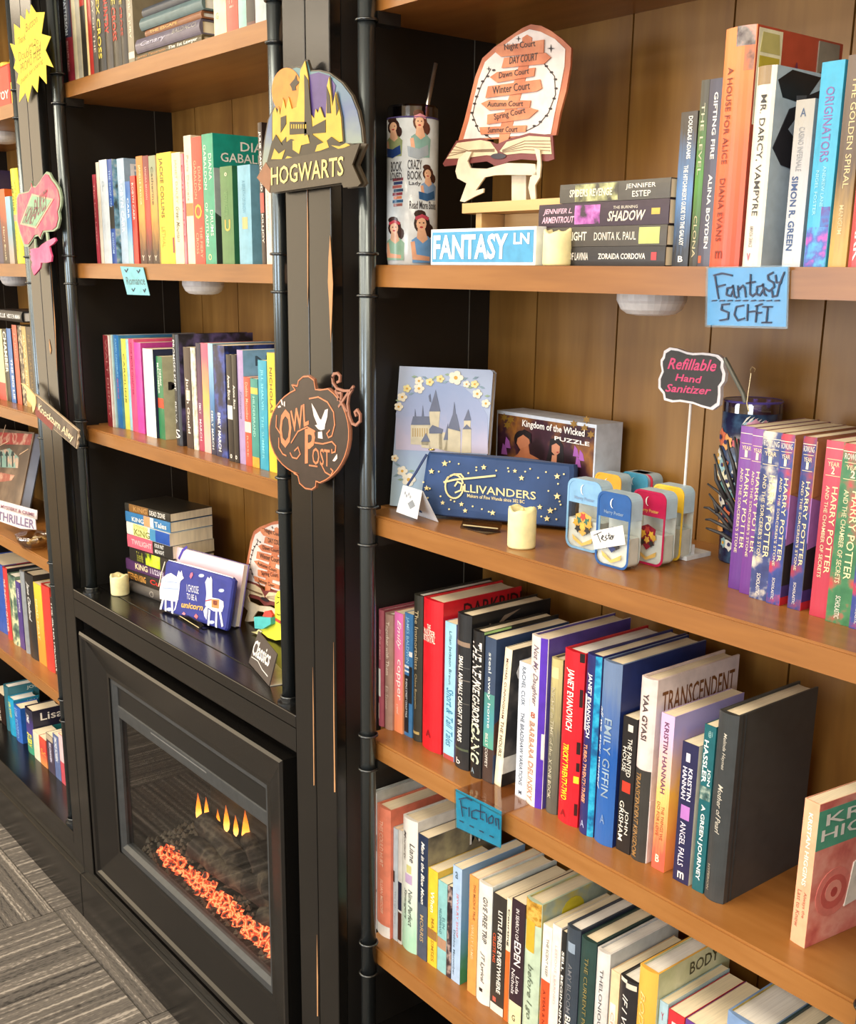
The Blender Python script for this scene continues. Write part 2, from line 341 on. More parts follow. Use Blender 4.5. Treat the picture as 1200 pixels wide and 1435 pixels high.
box('control_strip', (gx0, .030, CAMZ-.990), (gx1, .04, CAMZ-.944), M('#141516', .3), fp); box('strip_lip', (gx0, .0275, CAMZ-1.020), (gx1, .034, CAMZ-.990), BZ, fp, .002)
box('slit_highlight', (-2.19, .0268, CAMZ-1.0), (-1.93, .0276, CAMZ-.9975), M('#8d8f90', .3, .5), fp)  # light grey strip painted as the highlight on a thin slit
box('glass_pane', (gx0, .036, gz0), (gx1, .0375, CAMZ-1.02), M('#e8e8e8', .03, 0, 'glass', sc=6.), fp)
INN = M('#161311', .8)
box('firebox_back', (gx0-.015, .26, gz0-.02), (gx1+.015, .27, CAMZ-.95), M('#2a2118', .35, 0, 'art', '#1a1612', '#4a3a22', 5.), fp)
box('firebox_side', (gx0-.015, .045, gz0-.02), (gx0-.003, .26, CAMZ-.95), INN, fp); box('firebox_side', (gx1+.003, .045, gz0-.02), (gx1+.015, .26, CAMZ-.95), INN, fp)
box('firebox_floor', (gx0-.015, .045, gz0-.03), (gx1+.015, .26, gz0-.018), INN, fp); box('firebox_roof', (gx0-.015, .045, CAMZ-.95), (gx1+.015, .26, CAMZ-.94), INN, fp)
# ash gravel, ember strip, logs, flames
g = G()
for i in range(420):
    x = random.uniform(gx0+.01, gx1-.01); y = random.uniform(.05, .2); r = random.uniform(.004, .009); z = gz0-.012+random.uniform(0, .008)+(y-.05)*.15
    g.add([(x-r, y, z), (x, y-r, z), (x+r, y, z), (x, y+r, z), (x, y, z+r*1.2)], [(0, 1, 4), (1, 2, 4), (2, 3, 4), (3, 0, 4), (3, 2, 1, 0)])
tag(g.out('ash_gravel', M('#6d6759', .9), fp), kind='stuff')
g = G()
for i in range(260):
    t = random.random(); x = -2.28+.54*t; y = .075+random.uniform(-.016, .018); z = gz0+.002+random.uniform(0, .022); r = random.uniform(.006, .012)
    g.add([(x-r, y, z), (x, y-r, z-r*.3), (x+r, y, z), (x, y+r, z), (x, y-r*.2, z+r), (x, y, z-r)], [(0, 1, 4), (1, 2, 4), (2, 3, 4), (3, 0, 4), (1, 0, 5), (2, 1, 5), (3, 2, 5), (0, 3, 5)])
tag(g.out('ember_bed', M('#4a1c10', .7, 0, 'ember', sc=3.4), fp), 'glowing orange embers', kind='stuff')
LOG = M('#3a332b', .9, 0, 'art', '#211c18', '#6a6050', 22.)
def log(p, q, r):
    p, q = Vector(p), Vector(q); pts = []; rr = []
    for i in range(9):
        t = i/8; pts.append(p.lerp(q, t)+Vector((random.uniform(-.003, .003), random.uniform(-.003, .003), random.uniform(-.003, .003)))); rr.append(r*(1+random.uniform(-.12, .12)))
    G().tube(pts, rr, 10).out('log', LOG, fp, smooth=True)
log((-2.27, .19, gz0+.05), (-2.05, .16, gz0+.035), .03); log((-2.2, .13, gz0+.03), (-1.76, .15, gz0+.03), .026); log((-1.95, .12, gz0+.06), (-1.74, .21, gz0+.09), .022)
log((-2.08, .2, gz0+.08), (-1.85, .13, gz0+.075), .02); log((-1.86, .1, gz0+.03), (-1.72, .18, gz0+.05), .02)
FL = M('#ff9030', .8, 0, 'flame', sc=4.5)
for (u, v, y, h, wd) in ((279, 1150, .2, .075, .014), (290, 1148, .21, .06, .011), (318, 1166, .2, .07, .014), (331, 1172, .21, .055, .012), (345, 1182, .2, .085, .018), (306, 1160, .215, .05, .010)):
    x, y, z = atY(u, v, y)
    G().lathe((x, y, z), [(.001, 0), (wd*.45, h*.12), (wd*.55, h*.3), (wd*.36, h*.6), (wd*.14, h*.85), (.0005, h)], 10).out('flame', FL, fp, smooth=True)
# ================================================================ books
ROW = {}                                   # row name -> list of (desc, root)
def book(row, zr, u0, u1, vt, s, kd, spine, cover, desc, texts=(), bands=(), cov=(), lean=0., h=None, d=None, rz=0., mat=None, cmat=None, nx=None):
    s = s*1.042+{'third shelf of the right tower': .038, 'fourth shelf of the right tower': .036, 'second shelf of the right tower': .026, 'third shelf of the middle tower': .036, 'third shelf of the left tower': .03, 'fifth shelf of the left tower': .03, 'bottom deck of the left tower': .03}.get(row, .012)
    p = atY(u0, vt, s); x0 = p.x; x1 = atY(u1, vt, s).x; H = h or p.z-zr
    L_ = ROW.setdefault(row, [])
    if 'right tower' in row: x0 = max(x0, -1.4102)
    if lean: x0 -= H*math.tan(lean)
    if L_:
        px = L_[-1][2]
        if x0 < px+.0004 and not rz: x0 = px+.0004
    t = max(x1-x0 if not lean else (x1-p.x)*math.cos(lean), .0055)
    if nx is not None and nx-x0 > t: t = min(nx-x0-.0006, t+.012)
    L_.append([desc, None, x0+t+(0 if not lean else .002)])
    d = d or min(H*.655, BACK-s-.004)
    loc = Vector((x0, s, zr+.0002+max(0, t*math.sin(lean)))); Mx = Matrix.Translation(loc) @ Matrix.Rotation(lean, 4, 'Y') @ Matrix.Rotation(rz, 4, 'Z')
    r = make_book(Mx, loc, t, d, H, kd, spine, cover, texts, bands, cov, mat, cmat); L_[-1][1] = r; return r
def make_book(Mx, loc, t, d, H, kd, spine, cover, texts=(), bands=(), cov=(), mat=None, cmat=None):
    hard = kd == 'H'
    r = root('hardcover_book' if hard else 'paperback_book', loc, None, 'book')
    bl = min(.0045, t*.2) if hard else .0006; wl = .0028 if hard else .0009
    def by(x): return -bl*(1-((x-t/2)/(t/2))**2)
    ns = 8 if hard else 4; arc = [(t*i/ns, by(t*i/ns)) for i in range(ns+1)]
    pts = arc+[(t, d), (t-wl, d), (t-wl, wl), (wl, wl), (wl, d), (0, d)]
    g = G(); g.prism(pts, lambda a, b, z: Mx @ Vector((a, b, z)), 0, H)
    n = len(pts); A = sum(pts[i][0]*pts[(i+1) % n][1]-pts[(i+1) % n][0]*pts[i][1] for i in range(n)); mi = []
    q = pts if A > 0 else pts[::-1]
    for f in g.f:
        if len(f) > 4 or n == 4: mi.append(0); continue
        i = f[0]; a, b = q[i], q[f[1]]; mi.append(0 if (a[1] <= 0 and b[1] <= 0) else 1)
    sm = mat or M(spine, .34 if hard else .3); cm = cmat or (sm if cover == spine else M(cover, .36))
    obj('cover', g.v, g.f, [sm, cm], r, mi)
    o_ = .003 if hard else .0006; dd = d-.004 if hard else d-.0006
    pg = G(); pw = wl+.0002
    pp = [(pw, wl+.0003), (t-pw, wl+.0003), (t-pw, dd), (t*.75, dd-(t*.06 if hard else 0)), (t*.5, dd-(t*.1 if hard else 0)), (t*.25, dd-(t*.06 if hard else 0)), (pw, dd)]
    pg.prism(pp, lambda a, b, z: Mx @ Vector((a, b, z)), o_, H-o_); pg.out('pages', PAGESW if hard and (len(texts)+int(H*1000)) % 2 else PAGES, r)
    e = .0009 if hard else .0004
    for i, bd in enumerate(bands):          # printed bands across the spine: (from, to, colour[, xa, xb])
        f0, f1, c = bd[:3]; xa, xb = bd[3:5] if len(bd) > 3 else (0.02, .98); m_ = c if not isinstance(c, str) else M(c, .35)
        k = 6; v = []; f = []
        for j in range(k+1):
            x = t*(xa+(xb-xa)*j/k)
            v += [Mx @ Vector((x, by(x)-.0002-i*.00004, H*(1-f1))), Mx @ Vector((x, by(x)-e*.5-i*.00004, H*(1-f0)))]
        for j in range(k): f.append((2*j, 2*j+2, 2*j+3, 2*j+1))
        obj('spine_band', v, f, m_, r)
    for tx in texts:                        # (string, f0, f1, xa, xb, colour[, 'h'])
        s, f0, f1, xa, xb, c = tx[:6]; hz = len(tx) > 6 and 'h' in tx[6]; sh = .3 if len(tx) > 6 and 'i' in tx[6] else 0; bo = .02 if len(tx) > 6 and 'b' in tx[6] else .004
        if hz: fn = lambda a, b: Mx @ Vector((t*(xa+(xb-xa)*a), by(t*(xa+(xb-xa)*a))-e, H*(1-f1+(f1-f0)*b)))
        else: fn = lambda a, b: Mx @ Vector((t*(xa+(xb-xa)*b), by(t*(xa+(xb-xa)*b))-e, H*(1-f0-(f1-f0)*a)))
        lay_text(r, s, fn, M(c, .4), bo, sh, 'spine_lettering')
    for i, c in enumerate(cov):
        ee = .0004+.0002*i
        if c[0] == 'P': G().prism([(y*d, z*H) for y, z in c[1]], lambda a, b, q: Mx @ Vector((t+q, a, b)), 0, ee).out('cover_print', c[2] if not isinstance(c[2], str) else M(c[2], .35), r)
        else:
            _, s, ya, yb, za, zb, cc = c[:7]; lay_text(r, s, lambda a, b: Mx @ Vector((t+ee, d*(ya+(yb-ya)*a), H*(za+(zb-za)*b))), M(cc, .4), .01, 0, 'cover_lettering')
    return r
def R(row, zr, s, rows):
    for i, b in enumerate(rows):
        k = dict(b[8] if len(b) > 8 else {})
        if row.startswith('second shelf of the right'): k['h'] = .1935
        if row.startswith('second shelf of the right') and i+1 < len(rows) and i not in (3, 4):
            c = rows[i+1]; k['nx'] = atY(c[0], c[2], c[3]*1.042+.026).x
        book(row, zr, b[0], b[1], b[2], b[3] if b[3] is not None else s, *b[4:8], **k)
W_ = '#f2efe8'; BK = '#22211f'; GO = '#c9a45c'
GR = lambda a, b, c=None: M(a, .35, 0, 'grad', b, c)
AR = lambda a, b, c, sc=18.: M(a, .35, 0, 'art', b, c, sc)
# ---- right tower, third shelf down
R('third shelf of the right tower', R_S3, .05, [
 (529.5,538.5,852.5,.045,'H','#a35364','#8e4354','dusty rose hardcover',dict(texts=[('in five years',.16,.42,.35,.75,'#e0b8b4','i')],bands=[(.5,.74,'#dfe0dc',.0,.62),(.8,.94,'#d8c0b8',.15,.4)])),
 (539.5,551,858,.047,'H','#a88a80','#a88a80','taupe pink hardcover',dict(texts=[('Together with Them',.06,.52,.3,.75,'#efe4da'),('Eli Stone',.62,.82,.3,.7,'#d9c6bc')])),
 (551.7,565.3,856,.05,'P','#e77aa0','#e59a6a','pink to orange paperback',dict(mat=GR('#dc6fb0','#ea8a5c','#e77a86'),texts=[('Emily',.06,.3,.25,.8,'#f7ece4','i'),('copper',.38,.72,.25,.75,'#f7ece4'),('a novel',.76,.84,.3,.6,'#f7d4c4')])),
 (565.8,579,857,.053,'P','#3f78ae','#3f78ae','blue and black paperback',dict(bands=[(.5,.97,'#1d2026',.02,.6),(.3,.34,'#dfe6ea',.6,.98),(.42,.44,'#dfe6ea'),(.46,.475,'#dfe6ea'),(.42,.72,'#20242a',.6,.98)],texts=[('JAMES BALDWIN',.03,.4,.15,.6,'#9ccbe6'),('IF BEALE STREET COULD TALK',.53,.85,.2,.42,'#dfe3e6')])),
 (579.4,593.5,831,.055,'H','#34332c','#23221e','olive black hardcover',dict(texts=[('The Immortalists',.1,.5,.35,.72,'#b8a886'),('Chloe Benjamin',.53,.77,.35,.65,'#a89874')],bands=[(.93,.95,'#b09a62',.15,.85)])),
 (594.6,621.8,836,.05,'H','#d71f2b','#d0202c','bright red hardcover',dict(texts=[('THE',.16,.2,.3,.5,'#f2d8c8','hb'),('WALKER',.195,.235,.05,.72,'#f2d8c8','hb'),('BETRAYAL',.235,.275,.05,.72,'#f2d8c8','hb'),('A',.86,.91,.3,.55,'#8a1820','h')],cov=[('T','DARKRIDI',.25,1.0,.87,.97,'#3a1216')])),
 (624.5,640,870,.048,'P','#9fd0e6','#7d78b8','pale blue paperback',dict(texts=[('Lilian Jackson Braun',.06,.44,.35,.65,'#3f5f74'),('Short & Tall Tales',.47,.9,.25,.85,'#2b7ba6','i')],bands=[(.965,1,'#b04a48')])),
 (642,662,857,.045,'H','#26282b','#1f1f20','black hardcover with antler lines',dict(bands=[(.17,.2,'#8f7a68',.05,.95),(.33,.335,'#5b5c5c'),(.41,.417,'#77706a'),(.56,.565,'#66625c'),(.86,.875,'#56604c')],texts=[('SMALL ANIMALS CAUGHT IN TRAPS',.26,.82,.3,.62,'#e9e6df','b'),('b',.93,.97,.25,.55,'#ece9e2','h')],cov=[('P',[(.15,.8),(.22,.93),(.3,.9),(.4,.96),(.6,.98),(.4,.93),(.32,.86),(.22,.87)],'#8c7a68')])),
 (663.7,679.5,881,.042,'H','#1c1c1d','#1a1a1b','black hardcover with painted letters',dict(texts=[('THE NEW',.07,.38,.15,.9,'#e6e1dc','bi'),('NEIGHBORS',.34,.64,.25,.85,'#e3dfd6','bi'),('GANG',.62,.9,.2,.9,'#d9dfc2','bi'),('A',.93,.97,.3,.6,'#88a0b0','h')],cov=[('P',[(.0,.985),(.35,.985),(.35,1),(0,1)],'#9ac47c')])),
 (680,696.3,891,.044,'P','#3b4b66','#37496b','navy teal and brown paperback',dict(bands=[(.38,.76,GR('#4f8d86','#5aa08c','#4a93a0')),(.76,1,'#43332f')],texts=[('steal away home',.1,.62,.3,.65,'#dfe6e6'),('BILLY COFFEY',.66,.9,.25,.5,'#e6dfd6')],cov=[('P',[(.0,.2),(.3,.3),(.35,.45),(.2,.5),(.0,.42)],'#5c4038')])),
 (708,718,907,.047,'P','#ece2c4','#2c2b2b','cream leaning paperback',dict(lean=.072,cmat=AR('#2c2b2c','#1c1c1e','#5a5450'),texts=[('MICHAEL CUNNINGHAM',.07,.5,.3,.62,'#5a2c28'),('THE HOURS',.52,.78,.25,.7,'#4a2a24')],bands=[(.8,.97,'#d8d8d2',.55,.98)],cov=[('P',ell(.3,.78,.17,.11,14),'#cfc4bb'),('P',ell(.3,.83,.22,.09,12),'#d8d5d2'),('P',[(.25,.3),(.5,.38),(.55,.5),(.35,.45)],'#b88878'),('P',[(.0,.1),(.3,.1),(.3,.22),(0,.22)],'#d9d6cf')])),
 (728.5,744.6,926,.046,'P','#d5deec','#cdd6e4','icy white paperback',dict(texts=[('RACHEL CUSK',.03,.31,.3,.62,'#4a5668'),('THE BRADSHAW VARIATIONS',.36,.9,.3,.62,'#3c4658'),('M',.94,.97,.35,.6,'#3c4658','h')])),
 (745.5,770,887.5,.046,'H','#ece2dc','#584c9c','cream and violet hardcover',dict(bands=[(0,1,'#5630b4',.66,.98),(.55,.72,'#d9d9d9',.86,.98)],texts=[('Not My Daughter',.05,.4,.18,.58,'#6b5a70','i'),('8',.44,.475,.2,.5,'#b0503c','h'),('BARBARA DELINSKY',.5,.97,.12,.5,'#b8846c')])),
 (774,790,920,.05,'H','#6f6c60','#5d5a50','grey olive hardcover',dict(mat=GR('#c2b67c','#5a5850','#77735f'),texts=[('NIGHT in TIME of the',.18,.62,.3,.62,'#b9b298'),('X ONE BOOK',.64,.9,.3,.6,'#c9c3aa')],bands=[(.05,.12,'#dcd29c',.15,.8)])),
 (793,822,907,.046,'H','#cd1d2b','#b01c28','bright red hardcover with yellow title',dict(texts=[('JANET EVANOVICH',.1,.45,.2,.62,'#f5ece2','b'),('TRICKY TWENTY-TWO',.53,.86,.2,.52,'#f2e02c','b'),('A',.92,.96,.2,.5,'#8c141e','h')],bands=[(.0,.05,'#1d1516',.8,.98),(.2,.3,'#2a1114',.86,.98),(.5,.57,'#2a1114',.84,.98),(.62,.67,'#2a1114',.86,.98),(.7,.74,'#f0ea3a',.78,.98),(.86,.93,'#3a1114',.86,.98)])),
 (824.4,846,914,.044,'H','#252c6b','#2a3270','navy hardcover with cyan rope',dict(bands=[(0,1,AR('#1593c4','#0e5c92','#35b6da',60.),.68,.98),(.22,.42,'#d7dae4',.02,.22)],texts=[('JANET EVANOVICH',.1,.45,.2,.55,'#f2f2f2','b'),('TURBO TWENTY-THREE',.49,.82,.16,.46,'#e6a07c','b'),('A',.92,.96,.2,.5,'#aab4dc','h')])),
 (847,874,923,.043,'H','#1f58a8','#1d2d66','large blue hardcover',dict(mat=GR('#6a80a4','#2f62ac','#1c56a8'),texts=[('all we ever wanted',.25,.7,.05,.22,'#eef2f6','i'),('EMILY GIFFIN',.3,.73,.35,.72,'#93a9bd'),('A',.83,.88,.4,.62,'#7f9ac4','h')],cov=[('T','NEW YO',.1,.5,.66,.72,'#8f9ab8')])),
 (874.5,894.5,1002,.046,'P','#232020','#2b2726','black paperback with red splash',dict(texts=[('THE PAINTED',.15,.43,.45,.75,'#ece6da'),('HOUSE',.22,.4,.12,.4,'#ece6da'),('JOHN',.68,.86,.5,.8,'#ece6da'),('GRISHAM',.62,.92,.12,.45,'#ece6da')],bands=[(.47,.55,'#c23a28',.2,.8),(.05,.1,'#d9d4c9',.4,.75)])),
 (900.5,923.5,946,.047,'H','#e6d3cf','#e2d2d2','half cream half charcoal hardcover',dict(bands=[(.49,1,'#3a3835')],texts=[('YAA GYASI',.08,.33,.3,.65,'#4a3c3c','b'),('TRANSCENDENT KINGDOM',.51,.98,.15,.5,'#9c7544','b')],cov=[('T','TRANSCENDENT',.06,.95,.81,.93,'#7a4a22'),('P',[(0,0),(1,0),(1,.35),(0,.35)],'#e2cfd0')])),
 (928,947,998,.047,'P','#e8b070','#b86e90','sunset coloured paperback',dict(mat=GR('#d6b4dc','#e0604c','#f0c070'),cmat=GR('#a9a0d8','#e0884c','#e8b04c'),texts=[('KRISTIN HANNAH',.05,.5,.3,.65,'#6b4060','b'),('THE THINGS WE',.58,.8,.5,.72,'#9c5030'),('DO FOR LOVE',.56,.78,.15,.38,'#9c5030'),('B',.9,.95,.3,.6,'#f7e0c8','hb')])),
 (957.5,981,1038,.046,'P','#28284e','#e2dccb','navy paperback with lilac disc',dict(bands=[(.44,.54,'#b678c4',.2,.75)],texts=[('KRISTIN',.17,.4,.5,.75,'#e6e2f0','b'),('HANNAH',.17,.4,.15,.42,'#e6e2f0','b'),('ANGEL FALLS',.56,.88,.25,.6,'#e6e2f0'),('I',.07,.13,.3,.55,'#e6e2f0','hb'),('m',.92,.97,.3,.7,'#f0eee4','hb')])),
 (988.5,1005,1014,.046,'P','#1b5f68','#1b5f68','teal paperback',dict(texts=[('JON',.25,.35,.55,.85,'#eaf0ee','b'),('HASSLER',.09,.34,.1,.5,'#eaf0ee','b'),('A GREEN JOURNEY',.47,.93,.2,.65,'#eaf0ee','b'),('@1',.03,.07,.4,.75,'#9cc4c4','h')],bands=[(.36,.44,AR('#4a6a68','#26403e','#9fb0a4',80.),.05,.95)])),
 (1009,1038,994,.046,'H','#3a3e40','#393d3f','thick charcoal hardcover without jacket',dict(texts=[('Melinda Haynes',.1,.29,.4,.6,'#c4bfb2','i'),('Mother of Pearl',.37,.63,.38,.62,'#c4bfb2','i'),('HYPERION',.81,.95,.15,.3,'#a39c8c')],cov=[('P',[(.045,.0),(.06,.0),(.06,1),(.045,1)],'#2c3032'),('P',[(.085,.0),(.095,.0),(.095,1),(.085,1)],'#2f3335')])),
 (1129,1153,1118,.046,'P','#ecb08c','#c9726a','peach paperback with rose cover',dict(rz=-.12,texts=[('KRISTAN HIGGINS',.08,.58,.38,.66,'#fbeee2','b'),('Always the',.62,.8,.55,.8,'#a8604a'),('Last to Know',.62,.88,.18,.45,'#a8604a')],cmat=AR('#dc8276','#c4605c','#e8a294',24.),cov=[('P',[(0,.68),(1,.68),(1,.95),(0,.95)],'#58a489'),('P',ell(.34,.34,.26,.17,18),'#e2847a'),('P',ell(.34,.34,.19,.12,16),'#cf655f'),('P',ell(.33,.35,.12,.075,14),'#ea9a8c'),('P',ell(.34,.34,.05,.035,10),'#bb4f4c'),('P',[(.52,.2),(1,.24),(1,.6),(.6,.5)],'#e9e6dc'),('T','KRIS',.1,.95,.84,.92,W_),('T','HIGG',.05,.95,.74,.82,W_),('T','Always the Last',.62,.98,.46,.5,'#4a4644'),('T','to Know',.64,.96,.36,.41,'#4a4644')])),
])
# ---- right tower, fourth shelf down (front row crowded, cut by the photo's lower edge)
R('fourth shelf of the right tower', R_S4, .045, [
 (521,528.2,1107,.035,'H','#c4c9cc','#bcc6ca','pale grey hardcover beside the pipe',dict(bands=[(.3,.42,'#2a2626',.7,.98),(.7,.72,'#2a2626',.6,.98)])),
 (528.8,548,1125,.035,'H','#e08368','#d8785f','coral hardcover',dict(texts=[('THIS COULD HURT',.1,.45,.35,.62,'#f2c8b0'),('JILLIAN MEDOFF',.55,.82,.35,.62,'#f2c8b0')],bands=[(.91,1,'#e8e6e2')])),
 (548.5,558,1157,.04,'P','#b9c4cb','#b9c4cb','thin grey blue paperback',dict(bands=[(.38,.48,'#33302f',.02,.4)],texts=[('The Light Years',.55,.85,.35,.65,'#8394a0')])),
 (558.6,563.8,1162,.04,'P','#d9d8d4','#cfcecb','thin white paperback',dict(bands=[(.45,.7,'#1e2440'),(.72,.97,'#4a2a24')])),
 (564.3,586,1140,.042,'H','#e4e2dc','#d7d8d8','white to mint hardcover',dict(mat=GR('#e6e3dc','#a8d6ba','#dfe2d8'),texts=[('Liane',.17,.31,.62,.88,'#4a4644','i'),('Moriarty',.1,.32,.12,.36,'#4a4644','i'),('Nine Perfect',.52,.8,.55,.78,'#4c5a50','i'),('Strangers',.53,.76,.2,.45,'#4c5a50','i')],bands=[(.34,.4,'#d4cf8a',.4,.7),(.41,.48,'#c3a9cb',.3,.75)])),
 (586.4,600.5,1167,.043,'P','#28344e','#6b6450','navy paperback with painted cover',dict(cmat=AR('#7a715c','#4a463c','#99906f'),bands=[(.55,1,'#4a5568')],texts=[('Man in the Blue Moon',.05,.55,.35,.68,'#eeece4','bi'),('MORRIS',.64,.86,.3,.65,'#c2a678')],cov=[('T','Man',.6,.98,.82,.96,W_)])),
 (600.9,614,1215,.044,'P','#e9c53a','#dcb84a','yellow paperback',dict(bands=[(.62,.72,'#9a7040')],texts=[('When',.22,.44,.3,.7,'#fbf6d8','b'),('MARY SIMSES',.5,.95,.4,.7,'#a8782a')])),
 (614.4,627.4,1232,.045,'P','#8cc4c6','#9ccbd0','sky teal paperback',dict(bands=[(.62,.74,'#b08a70')],texts=[('ELIN',.38,.5,.55,.8,'#4f7a84'),('HILDERBRAND',.3,.58,.2,.45,'#4f7a84')])),
 (627.8,634,1240,.045,'P','#3c3038','#3c3038','thin dark patterned paperback',dict(mat=AR('#3c3038','#241e24','#b09a92',60.))),
 (634.8,648,1211,.046,'P','#a9c4e4','#7aa6d8','sky blue paperback',dict(cmat=GR('#86aedc','#3f8a60','#6aa0d4'),texts=[('JEWELRY SHOP',.22,.6,.45,.72,'#d5707c'),('Debbie Macomber',.55,.95,.2,.42,'#4c6478'),('a',.04,.1,.3,.6,'#4c6478','h')])),
 (658.7,671,1225,.047,'P','#e89a50','#e6bd88','orange paperback',dict(texts=[('THIS MUCH IS TRUE',.06,.36,.5,.75,'#7a4a2c'),('WALLY LAMB',.4,.7,.35,.65,'#f2c89a')])),
 (672,691.3,1232,.047,'H','#e6e3dc','#ccd8dc','plain white hardcover',dict(texts=[('GIVE FREE TRIP',.1,.48,.5,.78,'#45423f','i'),('JT Lyrical',.56,.82,.4,.7,'#45423f','i')],bands=[(.87,.9,'#2a2827',.35,.6)])),
 (691.7,711,1250,.046,'P','#34302c','#3f3b36','charcoal paperback with white foot',dict(bands=[(.93,1,'#e2dccf'),(.87,.91,'#c25c4c',.2,.45)],texts=[('LITTLE FIRES EVERYWHERE',.12,.82,.45,.75,'#eee9df','b'),('CELESTE NG',.33,.58,.1,.32,'#d45a34','b')])),
 (711.4,718,1257.7,.045,'P','#e9dfc6','#e9dfc6','thin cream and orange paperback',dict(bands=[(.42,1,'#e2692a')],texts=[('Courting',.08,.38,.2,.75,'#33302c','b')])),
 (718.5,737,1258,.044,'P','#33222c','#33222c','plum paperback with cream foot',dict(bands=[(.8,1,'#eadfae')],texts=[('IN SEARCH OF',.06,.3,.35,.6,'#e9e2e2'),('EDEN',.31,.5,.3,.8,'#e9e2e2','b'),('Linda',.58,.72,.5,.75,'#e9e2e2'),('Nichols',.54,.74,.15,.42,'#e9e2e2'),('G',.9,.95,.3,.55,'#4a4030','hb')])),
 (738.6,761.5,1255,.046,'H','#bcd0b8','#a8b8a4','mint hardcover with gold leaf top',dict(bands=[(0,.16,AR('#b8892e','#8a6018','#dcb458',90.)),(.14,.36,'#d8ab34',.1,.7)],cmat=AR('#93a39a','#6f8078','#c2b54a',14.),cov=[('P',ell(.42,.86,.16,.1,14),'#c9bc28')],texts=[('before I go',.45,.85,.3,.7,'#5c6a58','i')])),
 (762,775,1293.7,.046,'P','#ece6dc','#e3dacb','white paperback with orange foot',dict(bands=[(.44,1,'#e0552c')],texts=[('THE SCENT KEEP',.1,.4,.45,.7,'#6a6460'),('A YEAR & NEAT',.52,.9,.3,.6,'#8a2e18','b')])),
 (775.4,788,1293.7,.046,'P','#e6e0da','#ddd6cd','plain off white paperback',dict(texts=[('LESSONS LEARNED',.15,.6,.4,.65,'#d0bdb6')])),
 (788.4,795,1304,.046,'P','#252424','#252424','thin black paperback',dict(texts=[('SELL BEGINNINGS',.15,.8,.2,.7,'#efece4','b')])),
 (795.5,815.5,1293.7,.046,'H','#3a4450','#2f3546','slate hardcover',dict(bands=[(.1,.17,'#8fa0b4',.25,.75)],texts=[('AMY BLOOM',.25,.6,.35,.65,'#71747a'),('BE',.62,.7,.3,.7,'#e6e2d6')])),
 (816,838,1310,.046,'H','#2b4440','#26393a','dark green hardcover',dict(texts=[('THE CURRENT PROJECT',.12,.8,.35,.65,'#8a7c48')])),
 (838.4,857,1327,.046,'H','#dcdad8','#b9bdc4','pale grey hardcover',dict(texts=[('THELONIOUSELLISON',.12,.85,.45,.68,'#5a5a60')])),
 (857.4,870,1358,.046,'P','#eac9a0','#d9b27c','striped peach paperback',dict(bands=[(.25,1,'#eadfd6',.1,.75)],texts=[('CHERRY',.32,.7,.25,.6,'#d8a890')])),
 (870.5,896.5,1364,.046,'H','#2a282b','#2f2c2c','black hardcover with torn jacket',dict(bands=[(0,.03,'#e6dcc8',.1,.5),(.02,.06,'#d9cfc0',.45,.95)],texts=[('IF I WAS YOUR',.12,.8,.3,.6,'#e6e2da','i')])),
 (898,925,1350,.046,'H','#e4ad44','#c5cba4','golden hardcover with pale cover',dict(mat=GR('#e6b24e','#d89a34','#e2a840'),cmat=AR('#c3c9a6','#b0b88e','#d6d9bc'),texts=[('BODY NICK',.15,.7,.2,.5,'#eccb80','i')],cov=[('T','BODY',.42,.82,.88,.96,'#4c4a34')])),
 (925.4,937.6,1401,.05,'P','#a8c6d2','#a8c6d2','small pale blue paperback',dict(texts=[('Y',.08,.14,.3,.6,'#b03a4c','h'),('JAN',.2,.34,.3,.7,'#4a6a78','h')])),
 (938,961,1413,.05,'P','#c8323a','#b82c34','small red paperback',dict(bands=[(.08,.26,'#ece2d4',.25,.7)],texts=[('1',.1,.2,.4,.55,'#33302c','h')])),
 (961.6,1006,1427,.05,'P','#6a4090','#d9b485','thick purple paperback',{}),
 (1021,1078,1415,.045,'H','#7d9cc8','#b09a32','blue edged hardcover with gold cloth cover',dict(cmat=AR('#b39c34','#8f7a22','#cdb95a',40.))),
 (1090,1124,1436,.045,'H','#2f4a50','#2c4046','deep teal hardcover',{}),
 (1128,1180,1448,.045,'H','#5a645c','#5a645c','grey green hardcover at the row end',{}),
])
# ---- right tower, second shelf: seven matching school-of-magic paperbacks
yb = lambda n: dict(texts=[('YEAR',.115,.14,.2,.8,'#ead9b0','h'),(n,.142,.182,.41,.59,'#f0e6c4','hb'),('HARRY POTTER',.25,.74,.55,.84,'#ecdca8'),(("AND THE SORCERER'S STONE" if n == '1' else 'AND THE CHAMBER OF SECRETS'),.25,.77,.22,.42,'#ddd0a8')],
   bands=[(.04,.044,'#e4dcc8'),(.1,.103,'#ecd9a8',.12,.88),(.19,.193,'#ecd9a8',.12,.88)])
def blue_hp(n, c1, c2, c3):
    d = yb(n); d['mat'] = AR(c1, c2, c3, 34.)
    d['cov'] = [('P', [(0,0),(1,0),(1,.05),(0,.05)], '#c02a38'), ('P', [(0,.05),(1,.05),(1,.12),(0,.12)], '#4a3a7c'), ('P', [(0,.12),(.5,.12),(1,.4),(0,.4)], '#2e2a30'), ('P', [(0,.36),(.6,.42),(.7,.52),(0,.66)], '#a070b8'), ('P', [(0,.66),(.5,.7),(.5,.9),(0,.98)], '#a8744c')]
    d['texts'] = d['texts']+[('SCHOLASTIC',.84,.97,.35,.55,'#e2dcd0'), ('ROWLING',.052,.085,.1,.9,'#e6e2d6','h')]; return d
